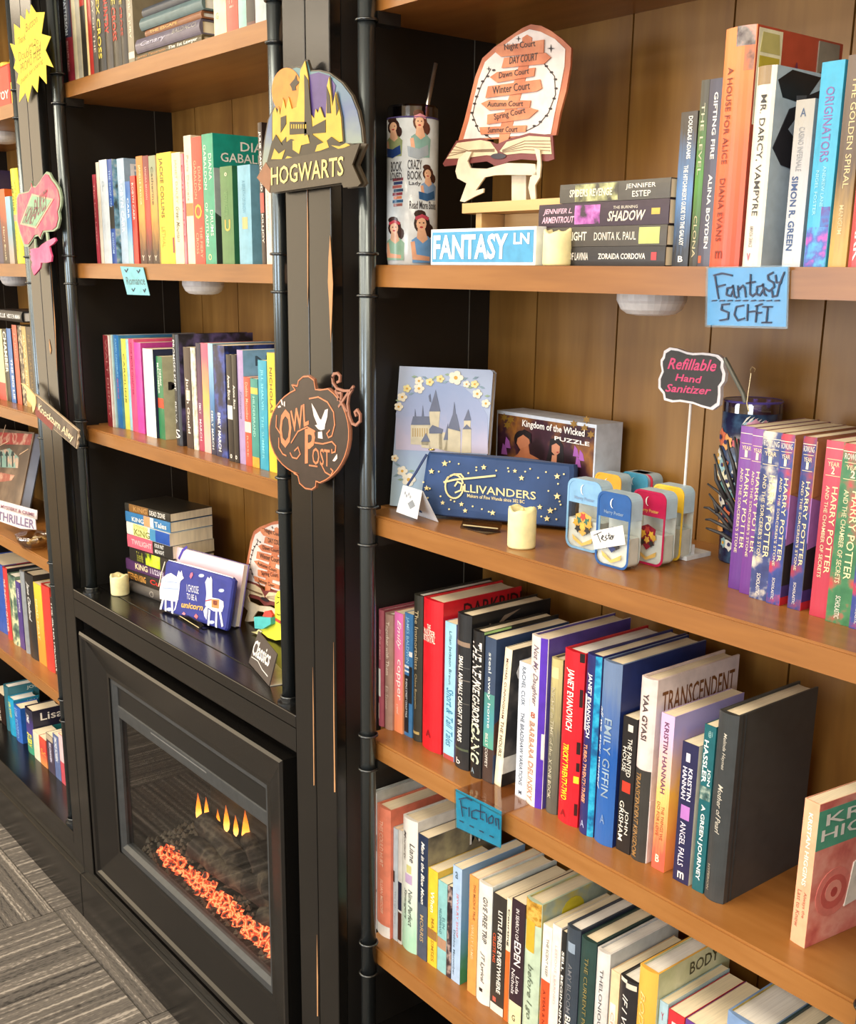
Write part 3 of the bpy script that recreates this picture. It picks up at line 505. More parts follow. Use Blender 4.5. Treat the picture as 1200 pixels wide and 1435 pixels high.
R('second shelf of the right tower', R_S2, .1, [
 (1039.7,1055.5,593.4,.109,'P','#6b3a8c','#8a5a5c','violet numbered paperback at the row start',dict(mat=GR('#7c4a9c','#5a2c80','#6b3a8c'),**yb('1'))),
 (1056,1070,599,.102,'P','#7a4090','#8a5a5c','violet numbered paperback with creased spine',dict(mat=GR('#84509c','#643084','#743c8c'),**yb('1'))),
 (1070.5,1088,604.6,.095,'P','#3a4478','#b07c58','worn blue numbered paperback with cream edges',blue_hp('1','#3b477c','#e0d6c0','#2a3264')),
 (1095.4,1115,611,.092,'P','#34458c','#b07c58','blue numbered paperback with clean spine',blue_hp('1','#34458c','#b83a4a','#2a3a78')),
 (1127,1146,612.4,.094,'P','#323e7c','#b07c58','blue numbered paperback beside the red one',blue_hp('1','#323e7c','#9c3444','#28346c')),
 (1159.4,1182.5,618,.090,'P','#b83c50','#9c3444','red numbered paperback',dict(mat=GR('#c04a5c','#b43448','#a83248'),**yb('2'))),
 (1183,1206,624.6,.085,'P','#3f7a50','#b07c58','green and red numbered paperback',blue_hp('2','#3f7a50','#c03a44','#2f6a44')),
 (1218,1240,630,.083,'P','#34458c','#b07c58','blue numbered paperback cut by the photo edge',blue_hp('2','#34458c','#b83a4a','#2a3a78')),
])
# ---- right tower, first shelf: uprights
R('first shelf of the right tower', R_S1, .065, [
 (955.5,978.5,158,None,'P','#3f3a34','#3a362f','grey brown paperback with blue planet',dict(mat=GR('#4a4238','#26282e','#5b83b4'),texts=[('DOUGLAS ADAMS',.03,.3,.5,.75,'#ecece4','b'),("THE HITCHHIKER'S GUIDE TO THE GALAXY",.34,.86,.4,.68,'#e6e6e0','b'),('B',.93,.97,.4,.7,'#f0ece2','hb')])),
 (983.8,995.2,113,None,'P','#4b4a3c','#4b4a3c','olive green paperback',dict(mat=GR('#4b483c','#3a362c','#4f8a34'),texts=[('THE LEVEL',.12,.5,.3,.7,'#c9c4a8'),('CLONA',.72,.95,.3,.7,'#c4b890')])),
 (995.5,1014,111.6,None,'P','#4c4a58','#4c4a58','slate paperback',dict(texts=[('GIFTING FIRE',.07,.42,.45,.75,'#ece9e2','b'),('ALINA BOYDEN',.5,.9,.45,.75,'#ece9e2','b')],bands=[(.94,.98,'#c25c34',.05,.3)])),
 (1018.7,1062,42,.05,'H','#e06a3c','#b04a34','tall orange hardcover',dict(mat=GR('#e8884c','#d8543c','#e26a40'),bands=[(0,.08,AR('#8c8480','#4a3c3c','#e0a090',50.),.45,.98),(.08,.18,AR('#a0705c','#4a3030','#e07850',60.),.72,.98)],texts=[('A HOUSE FOR ALICE',.16,.56,.22,.42,'#7a3024'),('DIANA EVANS',.62,.89,.22,.42,'#7a3024'),('m',.93,.965,.25,.5,'#7a3024','h')],
   cov=[('P',[(.02,.6),(.28,.6),(.28,.99),(.02,.99)],'#e4e0c0'),('P',[(.04,.6),(.26,.6),(.26,.88),(.04,.88)],'#b8a83c'),('P',[(.04,.895),(.26,.895),(.24,.975),(.06,.975)],'#b8b070'),('P',ell(.15,.8,.06,.045,12)+[],'#161412'),('P',[(.08,.6),(.22,.6),(.19,.77),(.11,.77)],'#161412'),('P',[(.7,.6),(.95,.6),(.95,.99),(.7,.99)],'#8a8478'),('P',[(.73,.62),(.92,.62),(.92,.86),(.73,.86)],'#1d1a18'),('T','A',.4,.5,.78,.88,'#6c2c4c')])),
 (1063,1090,95,.045,'H','#e9e2d2','#aebfcc','cream hardcover with bow tie cover',dict(texts=[('MR. DARCY, VAMPYRE',.14,.74,.4,.72,'#3a3632'),('AMANDA GRANGE',.79,.9,.4,.6,'#7a706a'),('v',.93,.97,.35,.55,'#c45c7c','h')],bands=[(0,.09,'#9c8462',.1,.8)],
   cmat=M('#aebfcc',.3),cov=[('P',[(.02,.93),(.2,.99),(.6,.98),(.42,.86),(.3,.84),(.1,.85)],'#1f1e20'),('P',[(.3,.85),(.62,.92),(.95,.9),(.9,.72),(.62,.8),(.4,.82)],'#26252a'),('P',[(.28,.87),(.42,.88),(.4,.82),(.3,.82)],'#55555a'),('P',[(.02,.6),(.2,.8),(.3,.82),(.55,.62),(.35,.5),(.15,.52)],'#222126'),('P',[(.2,.7),(.45,.6),(.36,.8)],'#93a0ac')])),
 (1116.7,1143,141,.05,'P','#a9adb4','#9da1a8','pale grey paperback',dict(mat=GR('#a8a49c','#b8c0c8','#b4b4b8'),texts=[('CASINO INFERNALE',.16,.42,.3,.6,'#8a8c90'),('SIMON R. GREEN',.45,.9,.15,.5,'#2c4878','b'),('A',.05,.1,.3,.6,'#3c5070','h')],bands=[(.94,.98,'#e6e6e0',.15,.6)])),
 (1153,1185,88,.045,'P','#3ba4c8','#3ba4c8','cyan paperback with violet doodles',dict(bands=[(.7,.8,AR('#5a3a8c','#c050a0','#3a70b8',60.),.6,.98),(.8,1,AR('#4a58b0','#c050b0','#48a8d8',60.))],texts=[('ORIGINATORS',.12,.48,.3,.68,'#7a5c9c'),('ANDREW LANE',.5,.7,.5,.65,'#9cd4e6'),('NIGEL FOSTER',.52,.74,.2,.35,'#9cd4e6')])),
 (1190,1216,78,.045,'P','#6b5a42','#6b5a42','brown gold paperback',dict(mat=GR('#6a5a4c','#c09a50','#5c4a38'),texts=[('THE GOLDEN SPIRAL',.1,.62,.4,.72,'#d8c08c'),('MANGUM',.7,.84,.35,.6,'#d0b88c')])),
 (1219,1240,82,.045,'P','#b8403c','#b8403c','red paperback cut by the photo edge',dict(texts=[('DARK',.7,.97,.3,.8,'#ece2da','b')])),
])
# ---- middle tower, top shelf (tops run out of frame)
def RB(row, zr, s, v, rows):
    for b in rows: book(row, zr, b[0], b[1], v, s, *b[3:7], h=b[2], **(b[7] if len(b) > 7 else {}))
RB('top shelf of the middle tower', M_L1, .045, 100, [
 (95,104.5,.235,'H','#8c2c38','#8c2c38','navy and crimson hardcover',dict(bands=[(0,.62,'#2a3048')],texts=[('PATTERSON',.3,.6,.3,.7,'#dce6f0','b'),('PRIVATE PARIS',.65,.9,.3,.65,'#e8b0b0')])),
 (105,116.5,.25,'H','#d3caa8','#d3caa8','cream grey hardcover',dict(bands=[(0,1,'#a39f8e',.7,.98)])),
 (117,123.5,.22,'P','#2e2a24','#2e2a24','thin brown black paperback',dict(bands=[(.3,.37,'#a82c24')])),
 (123.8,126.6,.22,'P','#d6c48c','#d6c48c','thin straw paperback',{}),
 (127,132,.23,'P','#a8322c','#a8322c','thin red paperback',{}),
 (132.3,138.7,.22,'P','#5c5650','#5c5650','thin grey paperback',dict(texts=[('DAY OF THE',.3,.8,.3,.7,'#d9d0bc')])),
 (139,150,.23,'H','#232019','#232019','black hardcover with yellow capitals',dict(texts=[('I, ALEX CROSS',.2,.88,.3,.75,'#d9c24a','b')])),
 (150.5,160,.23,'H','#4a4238','#4a4238','grey hardcover with scarlet title',dict(texts=[('CROSS COUNTRY',.1,.7,.2,.8,'#d8382c','b')])),
 (160.5,172,.23,'H','#433c2c','#433c2c','olive hardcover with double title',dict(texts=[('DOUBLE',.1,.5,.3,.75,'#d6c468','b'),('CROSS',.52,.78,.3,.75,'#c8402c','b')])),
 (172.5,181,.23,'H','#3f382c','#3f382c','dark olive hardcover',dict(texts=[('DOUBLE',.25,.52,.3,.7,'#cdb860','b'),('CROSS',.54,.76,.3,.7,'#b8402c','b')])),
 (181.5,190,.235,'P','#8a7f68','#8a7f68','drab cream paperback',dict(texts=[('JUDGE & JURY',.4,.8,.3,.7,'#e6dcc0')],bands=[(.9,.95,'#d9d0bc')])),
 (302.5,319.5,.2,'P','#e3d6ae','#e3d6ae','cream yellow paperback',dict(texts=[('G',.8,.85,.2,.4,'#a8945c','h')])),
 (320,336,.2,'P','#c04a38','#c04a38','tomato red paperback',dict(texts=[('Baldacci',.3,.8,.3,.7,'#e6a090')])),
 (336.6,347.5,.2,'P','#8fbcb4','#d9cfae','pale teal paperback',{}),
 (348,359.5,.2,'P','#5c2c24','#5c2c24','maroon paperback with black foot',dict(bands=[(.7,.95,'#241c18')])),
 (360,375,.2,'P','#a9b8b8','#a9b8b8','pale blue grey paperback',{}),
])
# ---- middle tower, second shelf
R('second shelf of the middle tower', M_L2, .052, [
 (129,133.4,245,None,'P','#a83c48','#a83c48','thin crimson paperback',dict(texts=[('The Last Letter',.1,.8,.3,.7,'#e6b0a8')])),
 (133.8,138,228,None,'P','#dcd2c0','#dcd2c0','thin ivory paperback',{}),
 (138.3,149,225,None,'P','#ced6da','#ced6da','frosty white paperback',dict(texts=[('P',.2,.3,.3,.6,'#a8b4bc','h')])),
 (149.4,156,224,None,'P','#2c509c','#7ab0cc','royal blue paperback with street cover',dict(cmat=AR('#7fb0c8','#4c5a58','#d6dcd8',40.),texts=[('THE SHOP ON',.1,.45,.3,.7,'#a8c4e6'),('BLOSSOM',.7,.9,.3,.7,'#a8c4e6')],bands=[(.44,.66,'#3c3a34')])),
 (163.3,173,223,None,'P','#a3bcd2','#8fb0cc','hazy blue paperback',dict(cov=[('T','R',.1,.4,.83,.95,'#dfe8ee')],texts=[('ROBYN CARR',.2,.7,.3,.75,'#dfe9f0','b')])),
 (173.4,181.5,255,None,'P','#4f7fb8','#6ba0d0','small blue paperback',dict(mat=GR('#3f6cae','#a0c4c8','#5a94cc'),texts=[('CARR',.2,.45,.3,.7,'#dfe8ee','b')])),
 (182,188.8,247,None,'P','#c8342c','#c8342c','small scarlet paperback',dict(texts=[('ROBYN CARR',.08,.5,.3,.7,'#f0dcd4')])),
 (190,199,219.7,None,'P','#d8803a','#d8803a','amber sunset paperback',dict(mat=GR('#d07c34','#4a2c24','#e0a04c'),texts=[('JANELLE TAYLOR',.08,.45,.35,.7,'#f0dcb0'),('Y',.92,.97,.3,.7,'#f0e6d0','h')])),
 (199.4,207.3,219,None,'P','#8c3038','#8c3038','wine sunset paperback',dict(mat=GR('#7c2c34','#3a2018','#c8483c'),texts=[('SANDRA BROWN',.1,.4,.35,.65,'#e6b0a0'),('Y',.92,.97,.3,.7,'#f0e6d0','h')])),
 (207.7,217,219,None,'P','#a8904c','#d9caa0','sandy paperback with tree',dict(mat=GR('#8f9a7c','#3a2418','#d89c44'),texts=[('Catherine',.1,.45,.35,.65,'#4c442c'),('Y',.92,.97,.3,.7,'#f0e6d0','h')])),
 (219,239.5,215.7,None,'P','#e8c02c','#e2ba2c','bright yellow hardcover',dict(texts=[('JACKIE COLLINS',.04,.58,.12,.42,'#7a6420','b'),('LETHAL',.66,.85,.15,.4,'#b89430')],bands=[(.76,.9,'#8c3044',.88,.98)])),
 (240,252.2,215,None,'P','#e3dcb4','#e0d8b4','ivory paperback with script title',dict(texts=[('JANET DAILEY',.06,.45,.3,.6,'#b8a878'),('Green Mountain',.48,.8,.3,.7,'#6b5c44','i')])),
 (252.6,256.4,216,None,'P','#d8808c','#d8808c','thin pink paperback',dict(texts=[('EVIDENCE',.1,.8,.3,.7,'#a83c50')])),
 (256.9,267,191,None,'P','#e6d2b8','#e6d2b8','blush cream paperback with orange square',dict(bands=[(.52,.62,'#dc7c44')],texts=[('Paris Daniels',.15,.5,.3,.6,'#c8a890')])),
 (267.4,281.8,193.4,None,'P','#c84434','#c84434','brick red paperback with gold ring',dict(texts=[('DIANA',.23,.42,.6,.85,'#e6b08c'),('GABALDON',.18,.48,.2,.45,'#e6b08c'),('O',.52,.64,.15,.85,'#e0b040','hb'),('THE FIERY',.7,.95,.6,.82,'#e6b08c'),('CROSS',.75,.92,.2,.45,'#e6b08c')])),
 (282.2,297.7,189,None,'P','#3f9c7c','#1c9484','green paperback with large author name',dict(texts=[('DIANA',.15,.35,.6,.85,'#dcecd8'),('GABALDON',.08,.42,.15,.4,'#dcecd8'),('DRUMS',.58,.78,.6,.85,'#dcecd8'),('OF AUTUMN',.52,.86,.15,.4,'#dcecd8'),('O',.92,.97,.3,.6,'#dcd8a0','hb')],cov=[('T','DIANA',.38,.99,.88,.95,W_),('T','GABALDON',.1,.99,.79,.86,W_),('P',[(0,0),(.3,0),(.3,.28),(0,.4)],'#3a4640'),('P',[(0,.4),(.3,.28),(.3,.74),(0,.74)],'#a8b0b0')])),
 (308,325,234.4,.045,'P','#4f7c48','#2f6a48','forest green paperback with gold horseshoe',dict(texts=[('U',.54,.66,.3,.75,'#dcb050','hb'),('VOYAGER',.25,.5,.3,.6,'#6c9460'),('o',.06,.1,.4,.6,'#e6e0c0','hb')])),
 (332.5,350.5,232.7,.045,'P','#79aec4','#79aec4','light blue paperback with gold seal',dict(bands=[(.52,.64,'#b8b078',.3,.72)],texts=[('A BREATH OF SNOW',.15,.48,.35,.6,'#5c94ac')])),
 (361,366.5,172.5,.045,'P','#3a2c26','#3a2c26','dark leaning paperback with white capitals',dict(lean=-.02,texts=[('JULIE GARWOOD',.06,.48,.2,.8,'#f0ece4','b'),('KILLJOY',.64,.85,.2,.8,'#dcd2c8','b')],bands=[(.49,.63,'#c4584c')])),
 (368,379,215,.045,'P','#e6cfc4','#dcd8dc','blush white paperback',dict(texts=[('Crescent City',.3,.7,.3,.6,'#c4a09c')])),
])
# ---- middle tower, third shelf
R('third shelf of the middle tower', M_L3, .07, [
 (144,153,469.4,.052,'P','#8c3038','#dcd0c8','maroon paperback with white edges',dict(bands=[(0,1,'#e2dcd4',.78,.98)],texts=[('WALT DISNEY',.04,.9,.3,.6,'#c48c84')])),
 (153.3,156.5,469,.055,'P','#a8c8c4','#a8c8c4','thin seafoam paperback',{}),
 (156.9,165.5,469,.058,'P','#2f70ae','#3f86bc','deep blue paperback',dict(texts=[('KAREN KINGSBURY',.04,.45,.3,.65,'#8cc4e6'),('ABOVE THE LINE',.46,.68,.3,.6,'#c8708c')],d=.2)),
 (168.6,175.6,474.5,.063,'P','#e2dc64','#e2dc64','lemon paperback',dict(texts=[('CAROLINE',.16,.7,.35,.65,'#7a7a3c')])),
 (175.9,179.3,475,.063,'P','#a4cfdc','#a4cfdc','thin aqua paperback',{}),
 (179.6,187,474.5,.062,'P','#e05c84','#e05c84','rose pink paperback',dict(texts=[('ONE MORE CHAPTER',.04,.6,.35,.65,'#9c2c50')])),
 (187.3,196.5,479.5,.062,'P','#dc50a8','#dc50a8','magenta paperback',{}),
 (199.6,213.5,488,.055,'P','#dfe4e0','#2c3450','white paperback with blue mist',dict(mat=GR('#e0e2da','#e6e8e4','#b4d0d4'))),
 (218.4,226.6,499,.06,'P','#2c7a50','#c4c4a0','green paperback with pale cover',dict(bands=[(.5,.62,'#c8482c')],cov=[('T','MA',.1,.9,.6,.7,'#33302c')],texts=[('DEBBIE',.15,.35,.55,.8,'#e6ece0'),('MACOMBER',.08,.45,.15,.45,'#e6ece0')])),
 (241.4,249.8,468,.05,'H','#2a2a2c','#2a282c','black hardcover with silver capitals',dict(texts=[('PROMISES KEPT',.05,.5,.3,.65,'#d8dcdc'),('BELVA',.6,.8,.3,.6,'#c4c8c8'),('S',.85,.93,.2,.85,'#f0ece8','h')],cmat=AR('#33313a','#1c1b20','#6a5c8c'),d=.17)),
 (256.5,265.5,486,.05,'P','#3c2c26','#3c2c26','coffee brown paperback',dict(texts=[('Judith Gould',.3,.85,.2,.7,'#e6dcd0','b')],bands=[(.42,.52,'#d9c8b4',.2,.8)])),
 (266.4,272.6,487,.05,'P','#cfcab8','#cfcab8','floral cream paperback',dict(mat=AR('#d3cfbe','#a8a490','#e6e4dc',60.))),
 (273,280.8,480.5,.052,'P','#5a3050','#5a3050','plum dusk paperback',dict(mat=GR('#2c2440','#a83c58','#6a3c5c'),texts=[('EMILY',.55,.65,.3,.7,'#e6dce6'),('MARCH',.7,.9,.3,.7,'#e6dce6')])),
 (281.2,290.5,480.5,.052,'P','#e0907c','#e0907c','coral dusk paperback',dict(mat=GR('#d85c78','#e6b0a8','#e6b060'))),
 (290.9,297.5,481,.05,'P','#5c94c4','#5c94c4','ice blue paperback',dict(mat=GR('#9cc8dc','#2c2c44','#4c80b4'),texts=[('EMILY MARCH',.6,.95,.3,.7,'#e6ece6')])),
 (298,314,483,.048,'P','#24284c','#24284c','midnight blue paperback',dict(mat=AR('#24284c','#1a1c30','#3c50a0',30.),texts=[('EMILY MARCH',.6,.95,.25,.5,'#ecece6','b')])),
 (316.4,323.6,496.5,.04,'P','#241e1c','#241e1c','black paperback with white patch',dict(bands=[(.47,.6,'#dcdad0')],texts=[('Anne Rice',.19,.42,.25,.7,'#ece8de','b'),('o',.93,.97,.3,.7,'#ece8de','hb')])),
 (324,330.4,496.5,.04,'P','#282320','#282320','black paperback with faint title',dict(texts=[('Anne Rice',.28,.5,.25,.7,'#ece8de','b'),('o',.93,.97,.3,.7,'#ece8de','hb')])),
 (330.8,340,490,.042,'P','#a890bc','#86b0d4','lilac paperback with pale blue cover',dict(cov=[('T','NORA',.15,.85,.86,.95,'#4a5c70')],texts=[('Someone',.35,.6,.3,.7,'#7a6490','i')],d=.17)),
 (340.4,350,527.8,.042,'P','#d8503c','#d8503c','vermilion paperback',dict(bands=[(.5,.62,'#e6dcc4')],texts=[('Debbie Macomber',.06,.48,.3,.7,'#f0b8a0'),('ROSE',.66,.9,.3,.6,'#f0a890')])),
 (350.6,361,530,.042,'P','#3c8c84','#2c5c74','sea green paperback with yellow stripe',dict(bands=[(.1,.17,'#e0bc58'),(.88,1,'#d89c34')],texts=[('HILDERBRAND',.2,.65,.3,.6,'#a8dcd0')])),
 (361.3,373,504.5,.042,'P','#2f9cb8','#2f9cb8','turquoise paperback',dict(texts=[('JILL SHALVIS',.08,.45,.3,.65,'#8cdce6'),('THE SUMMER',.5,.9,.3,.6,'#7cccd8')])),
 (374,385,494,.042,'P','#e6c83c','#e6d890','canary yellow paperback',dict(texts=[('NICHOLAS',.12,.5,.3,.65,'#7a5c34','b')])),
])
# ---- left tower
R('second shelf of the left tower', F_2, .055, [
 (-14,-5,240,None,'P','#33284c','#33284c','indigo paperback cut by the photo edge',{}),
 (-4,5.8,266,None,'P','#4c3428','#4c3428','brown paperback with orange glow',dict(mat=GR('#d86030','#3a2c24','#7a4030'),texts=[('Harry Bosch',.5,.95,.3,.6,'#e6d8b0')])),
 (6.2,13.5,276,None,'P','#8cbcd0','#8cbcd0','powder blue paperback',dict(mat=GR('#8cc0d4','#a89c90','#7aa0b4'))),
 (14,24,237.5,None,'H','#e6e03c','#e6e03c','neon yellow hardcover',dict(lean=-.012,texts=[('LEE CHILD',.18,.44,.2,.5,'#6b6830','b'),('JACK REACHER',.12,.46,.55,.8,'#a39c34'),('NIGHT SCHOOL',.56,.88,.2,.5,'#a39c34')],bands=[(.48,.55,'#e09c84')])),
 (25,28,247,None,'P','#dcd8e0','#dcd8e0','thin white lilac paperback',{}),
 (28.5,32.5,247,None,'P','#c86a5c','#c86a5c','salmon paperback by the post',{}),
])
R('third shelf of the left tower', F_3, .055, [
 (-8,1.6,461,.06,'P','#c8c49c','#c8c49c','straw and red paperback',dict(bands=[(.75,1,'#c84c44')])),
 (3,8,461,.06,'P','#23221f','#23221f','black paperback with white block title',dict(texts=[('CHAMBER',.03,.6,.1,.9,'#ecece0','b')])),
 (8.4,14.5,460,.06,'P','#3c70b4','#2c3044','blue paperback with white title',dict(texts=[('THE BIG LIE',.4,.95,.5,.9,'#eef0ee','b')])),
 (16,22.4,455,.06,'P','#d0543c','#4c2820','red orange paperback',dict(texts=[('J A JANCE',.1,.45,.3,.7,'#e6a890')])),
 (24,29.2,456,.06,'P','#5c4c40','#5c4c40','umber paperback with cream flecks',dict(mat=AR('#5c4c40','#3a3028','#cdbf98',70.))),
 (29.5,35,457,.06,'P','#b89c5c','#b89c5c','old gold paperback',dict(texts=[('ALWAYS NORTH',.1,.9,.3,.7,'#e8dcb4')])),
 (35.3,43,457.6,.06,'P','#3f3020','#3f3020','dark brown paperback by the post',dict(texts=[('NICHOLAS SPARK',.1,.8,.3,.7,'#8c7448')])),
])
R('fifth shelf of the left tower', F_5, .07, [
 (-22,1.5,778,.07,'H','#3058b0','#3a5cb4','blue and red hardcover cut by the photo edge',dict(cov=[('P',[(.3,.8),(1,.75),(1,1),(.3,1)],'#c8343c')])),
 (3.3,9,793.8,.065,'H','#cc3a3c','#2a2c30','crimson hardcover with white title',dict(texts=[('THE SHADOW CATCHER',.15,.9,.3,.7,'#f0c8bc','b')])),
 (10.6,20,803,.062,'H','#5c7468','#6b8474','leafy green hardcover',dict(mat=AR('#64806c','#39504c','#dcdcb0',34.),bands=[(0,1,'#e2d894',.02,.2)])),
 (20.5,27,813,.062,'P','#4c3a84','#4c3a84','violet paperback',dict(texts=[('DARK JUSTICE',.1,.45,.3,.7,'#e6e0f0','b')])),
 (27.3,33,798.4,.062,'H','#8c9298','#8c9298','silver grey hardcover',{}),
 (33.4,45,800,.06,'H','#262628','#262628','black hardcover with white script',dict(texts=[('Jane Cleeland',.1,.55,.3,.7,'#dcdcd8','bi')],cov=[('P',[(.4,.9),(1,.92),(1,1),(.5,1)],'#b8bcb8')])),
 (46,56.5,815,.06,'P','#e0a83c','#e0a83c','amber paperback',dict(mat=GR('#e8c83c','#e09034','#e0a83c'),texts=[('DEAD HEAT',.2,.7,.15,.4,'#f2e6b0')])),
 (57,68,817,.06,'H','#d23c34','#d23c34','scarlet hardcover',{}),
 (68.5,74,836,.06,'P','#241c1c','#241c1c','black paperback with jagged white title',dict(texts=[('THE SILVER FALCON',.05,.95,.3,.95,'#f0f0ec','b')])),
])
R('bottom deck of the left tower', F_6, .07, [
 (-10,3.5,963,.07,'P','#33241e','#33241e','dark brown paperback with cream title',dict(texts=[('LAWRENCE',.2,.95,.2,.6,'#e6dcc4','b')])),
 (4.5,10.2,958.5,.068,'H','#2f6878','#3a7888','dull teal hardcover',dict(cov=[('T','JOU',.6,.98,.86,.95,'#dce6dc')])),
 (10.5,18,975,.066,'H','#1c9cc8','#2c8cb0','cyan hardcover with yellow title',dict(texts=[('LISA SCOTT',.1,.5,.3,.7,'#e0dc50','b')],cov=[('T','JOU',.5,.95,.84,.94,'#d8e6a0')])),
 (19,27.5,986,.064,'H','#2c64bc','#2c64bc','cobalt blue hardcover',dict(texts=[('LISA SCOTTO',.05,.9,.3,.7,'#9cc4ec')])),
 (34.5,44,989,.062,'H','#2a2c48','#25263c','dark navy hardcover with white name',dict(mat=GR('#25263c','#3a9c78','#4c3c90'),texts=[('JONES',.1,.3,.3,.7,'#eef0f0','bi'),('EVERY',.55,.85,.2,.8,'#e6e03c','b')],cov=[('T','Lisa',.25,.98,.76,.93,W_),('P',[(0,.0),(1,.0),(1,.45),(0,.45)],'#d88c64'),('P',[(0,.45),(1,.45),(1,.6),(0,.6)],'#2c8c94')])),
 (45.7,53.5,1022.6,.058,'P','#e6e0c4','#e6e0c4','cream paperback',{}),
 (54,63,1030,.058,'P','#d8583c','#d8583c','orange red paperback',dict(mat=GR('#d8503c','#e08c4c','#c8383c'),texts=[('Sc',.4,.6,.2,.9,'#f0b04c','h')])),
 (64,73,1026,.058,'P','#3c3048','#3c3048','dusky purple paperback',dict(texts=[('IRIS JOHANSEN',.2,.7,.3,.7,'#e2dcf0','b')],bands=[(0,.15,'#b8a890')])),
 (73.5,81,1026.6,.058,'P','#5a6c9c','#5a6c9c','steel blue paperback',dict(texts=[('SMOKE SCREEN',.05,.6,.25,.7,'#ecf0f4','b')])),
 (81.4,87.5,1027,.058,'P','#c84c5c','#c84c5c','pinkish red paperback by the post',dict(bands=[(0,.55,'#e0c4c8')])),
])
# ---- stacks of lying books
def lying(row, u0, u1, vb, vt, s, kd, spine, desc, texts=(), bands=(), rz=0., d=None, base=None, tip=0.):
    a = atY(u0, vb, s); b = atY(u0, vt, s); x1 = atY(u1, (vb+vt)/2, s).x; z0 = a.z if base is None else base; t = b.z-a.z; L = x1-a.x
    d = d or min(L*.66, BACK-s-.02)
    loc = Vector((x1, s, z0)); Mx = Matrix.Translation(loc) @ Matrix.Rotation(rz, 4, 'Z') @ Matrix(((0, 0, -1, 0), (0, 1, 0, 0), (1, 0, 0, 0), (0, 0, 0, 1)))
    r = make_book(Mx, loc, t, d, L, kd, spine, spine, texts, bands); ROW.setdefault(row, []).append([desc, r, 0]); return z0+t
z = R_S1+.0004
for a in [(757,932.5,373,347.5,'P','#2c2826','black paperback at the stack bottom',[('LABYRINTH OF LAVINIA',.1,.42,.3,.7,'#ded8cc','b'),('ZORAIDA CORDOVA',.5,.86,.35,.65,'#ece8de','b')],[(.9,.94,'#b8383c',.3,.7)]),
          (758,935,344,317.5,'P','#4a443a','drab olive paperback second in the stack',[('DRAGONLIGHT',.03,.4,.3,.75,'#e0dcc8','b'),('DONITA K. PAUL',.46,.78,.3,.7,'#ece6d6')],[(.8,.95,'#b8c070',.1,.9)]),
          (755,938,314,282,'P','#3c2c38','dark plum paperback third in the stack',[('JENNIFER L.',.04,.28,.52,.8,'#dcb4c8','bi'),('ARMENTROUT',.03,.3,.18,.46,'#dcb4c8','bi'),('THE BURNING',.6,.78,.68,.8,'#dcd4c4'),('SHADOW',.56,.84,.18,.6,'#e6dcc8','bi')],[(.3,.5,M('#a050a0',.4,0,'art','#3c2c38','#d080c8',50.),.1,.9),(.88,.94,'#d0b04c',.4,.65)]),
          (785,940,279,253,'P','#56524a','grey patterned paperback on top of the stack',[('SPIDERS REVENGE',.1,.5,.3,.7,'#e6e2cc','b'),('JENNIFER',.62,.88,.52,.82,'#ece8de'),('ESTEP',.68,.84,.15,.45,'#ece8de')],[(.15,.55,M('#8a8c60',.4,0,'art','#4a463c','#c8c890',60.),.05,.95)])]:
    z = lying('stack on the first shelf of the right tower', a[0], a[1], a[2], a[3], .075, a[4], a[5], a[6], a[7], a[8], base=z, rz=random.uniform(-.01, .02))+.0004
z = M_L1+.0004
for a in [(191.5,285,75,64,'H','#5a5038','brown gold hardcover at the stack bottom',[('James Patterson',.03,.48,.25,.75,'#b87c34'),('The 1st Lawyer',.52,.95,.25,.8,'#f0ece0','b')]),
          (193.5,283,60,40,'H','#6a6474','silvery violet hardcover second in the stack',[('Canary',.1,.5,.3,.7,'#b8b4c8','i'),('BALDACCI',.6,.95,.55,.85,'#a8a49c')]),
          (203,284,35,25,'H','#8a5a3c','orange streaked hardcover third in the stack',[('THE ESCAPE',.1,.6,.3,.7,'#e6c070')]),
          (198,286,18,0,'H','#5c7478','blue grey hardcover fourth in the stack',[]),
          (200,286,-3,-16,'H','#3c4450','dark slate hardcover on top of the stack',[])]:
    z = lying('stack on the top shelf of the middle tower', a[0], a[1], a[2], a[3], .055, a[4], a[5], a[6], a[7], base=z, rz=random.uniform(-.01, .01))+.0004
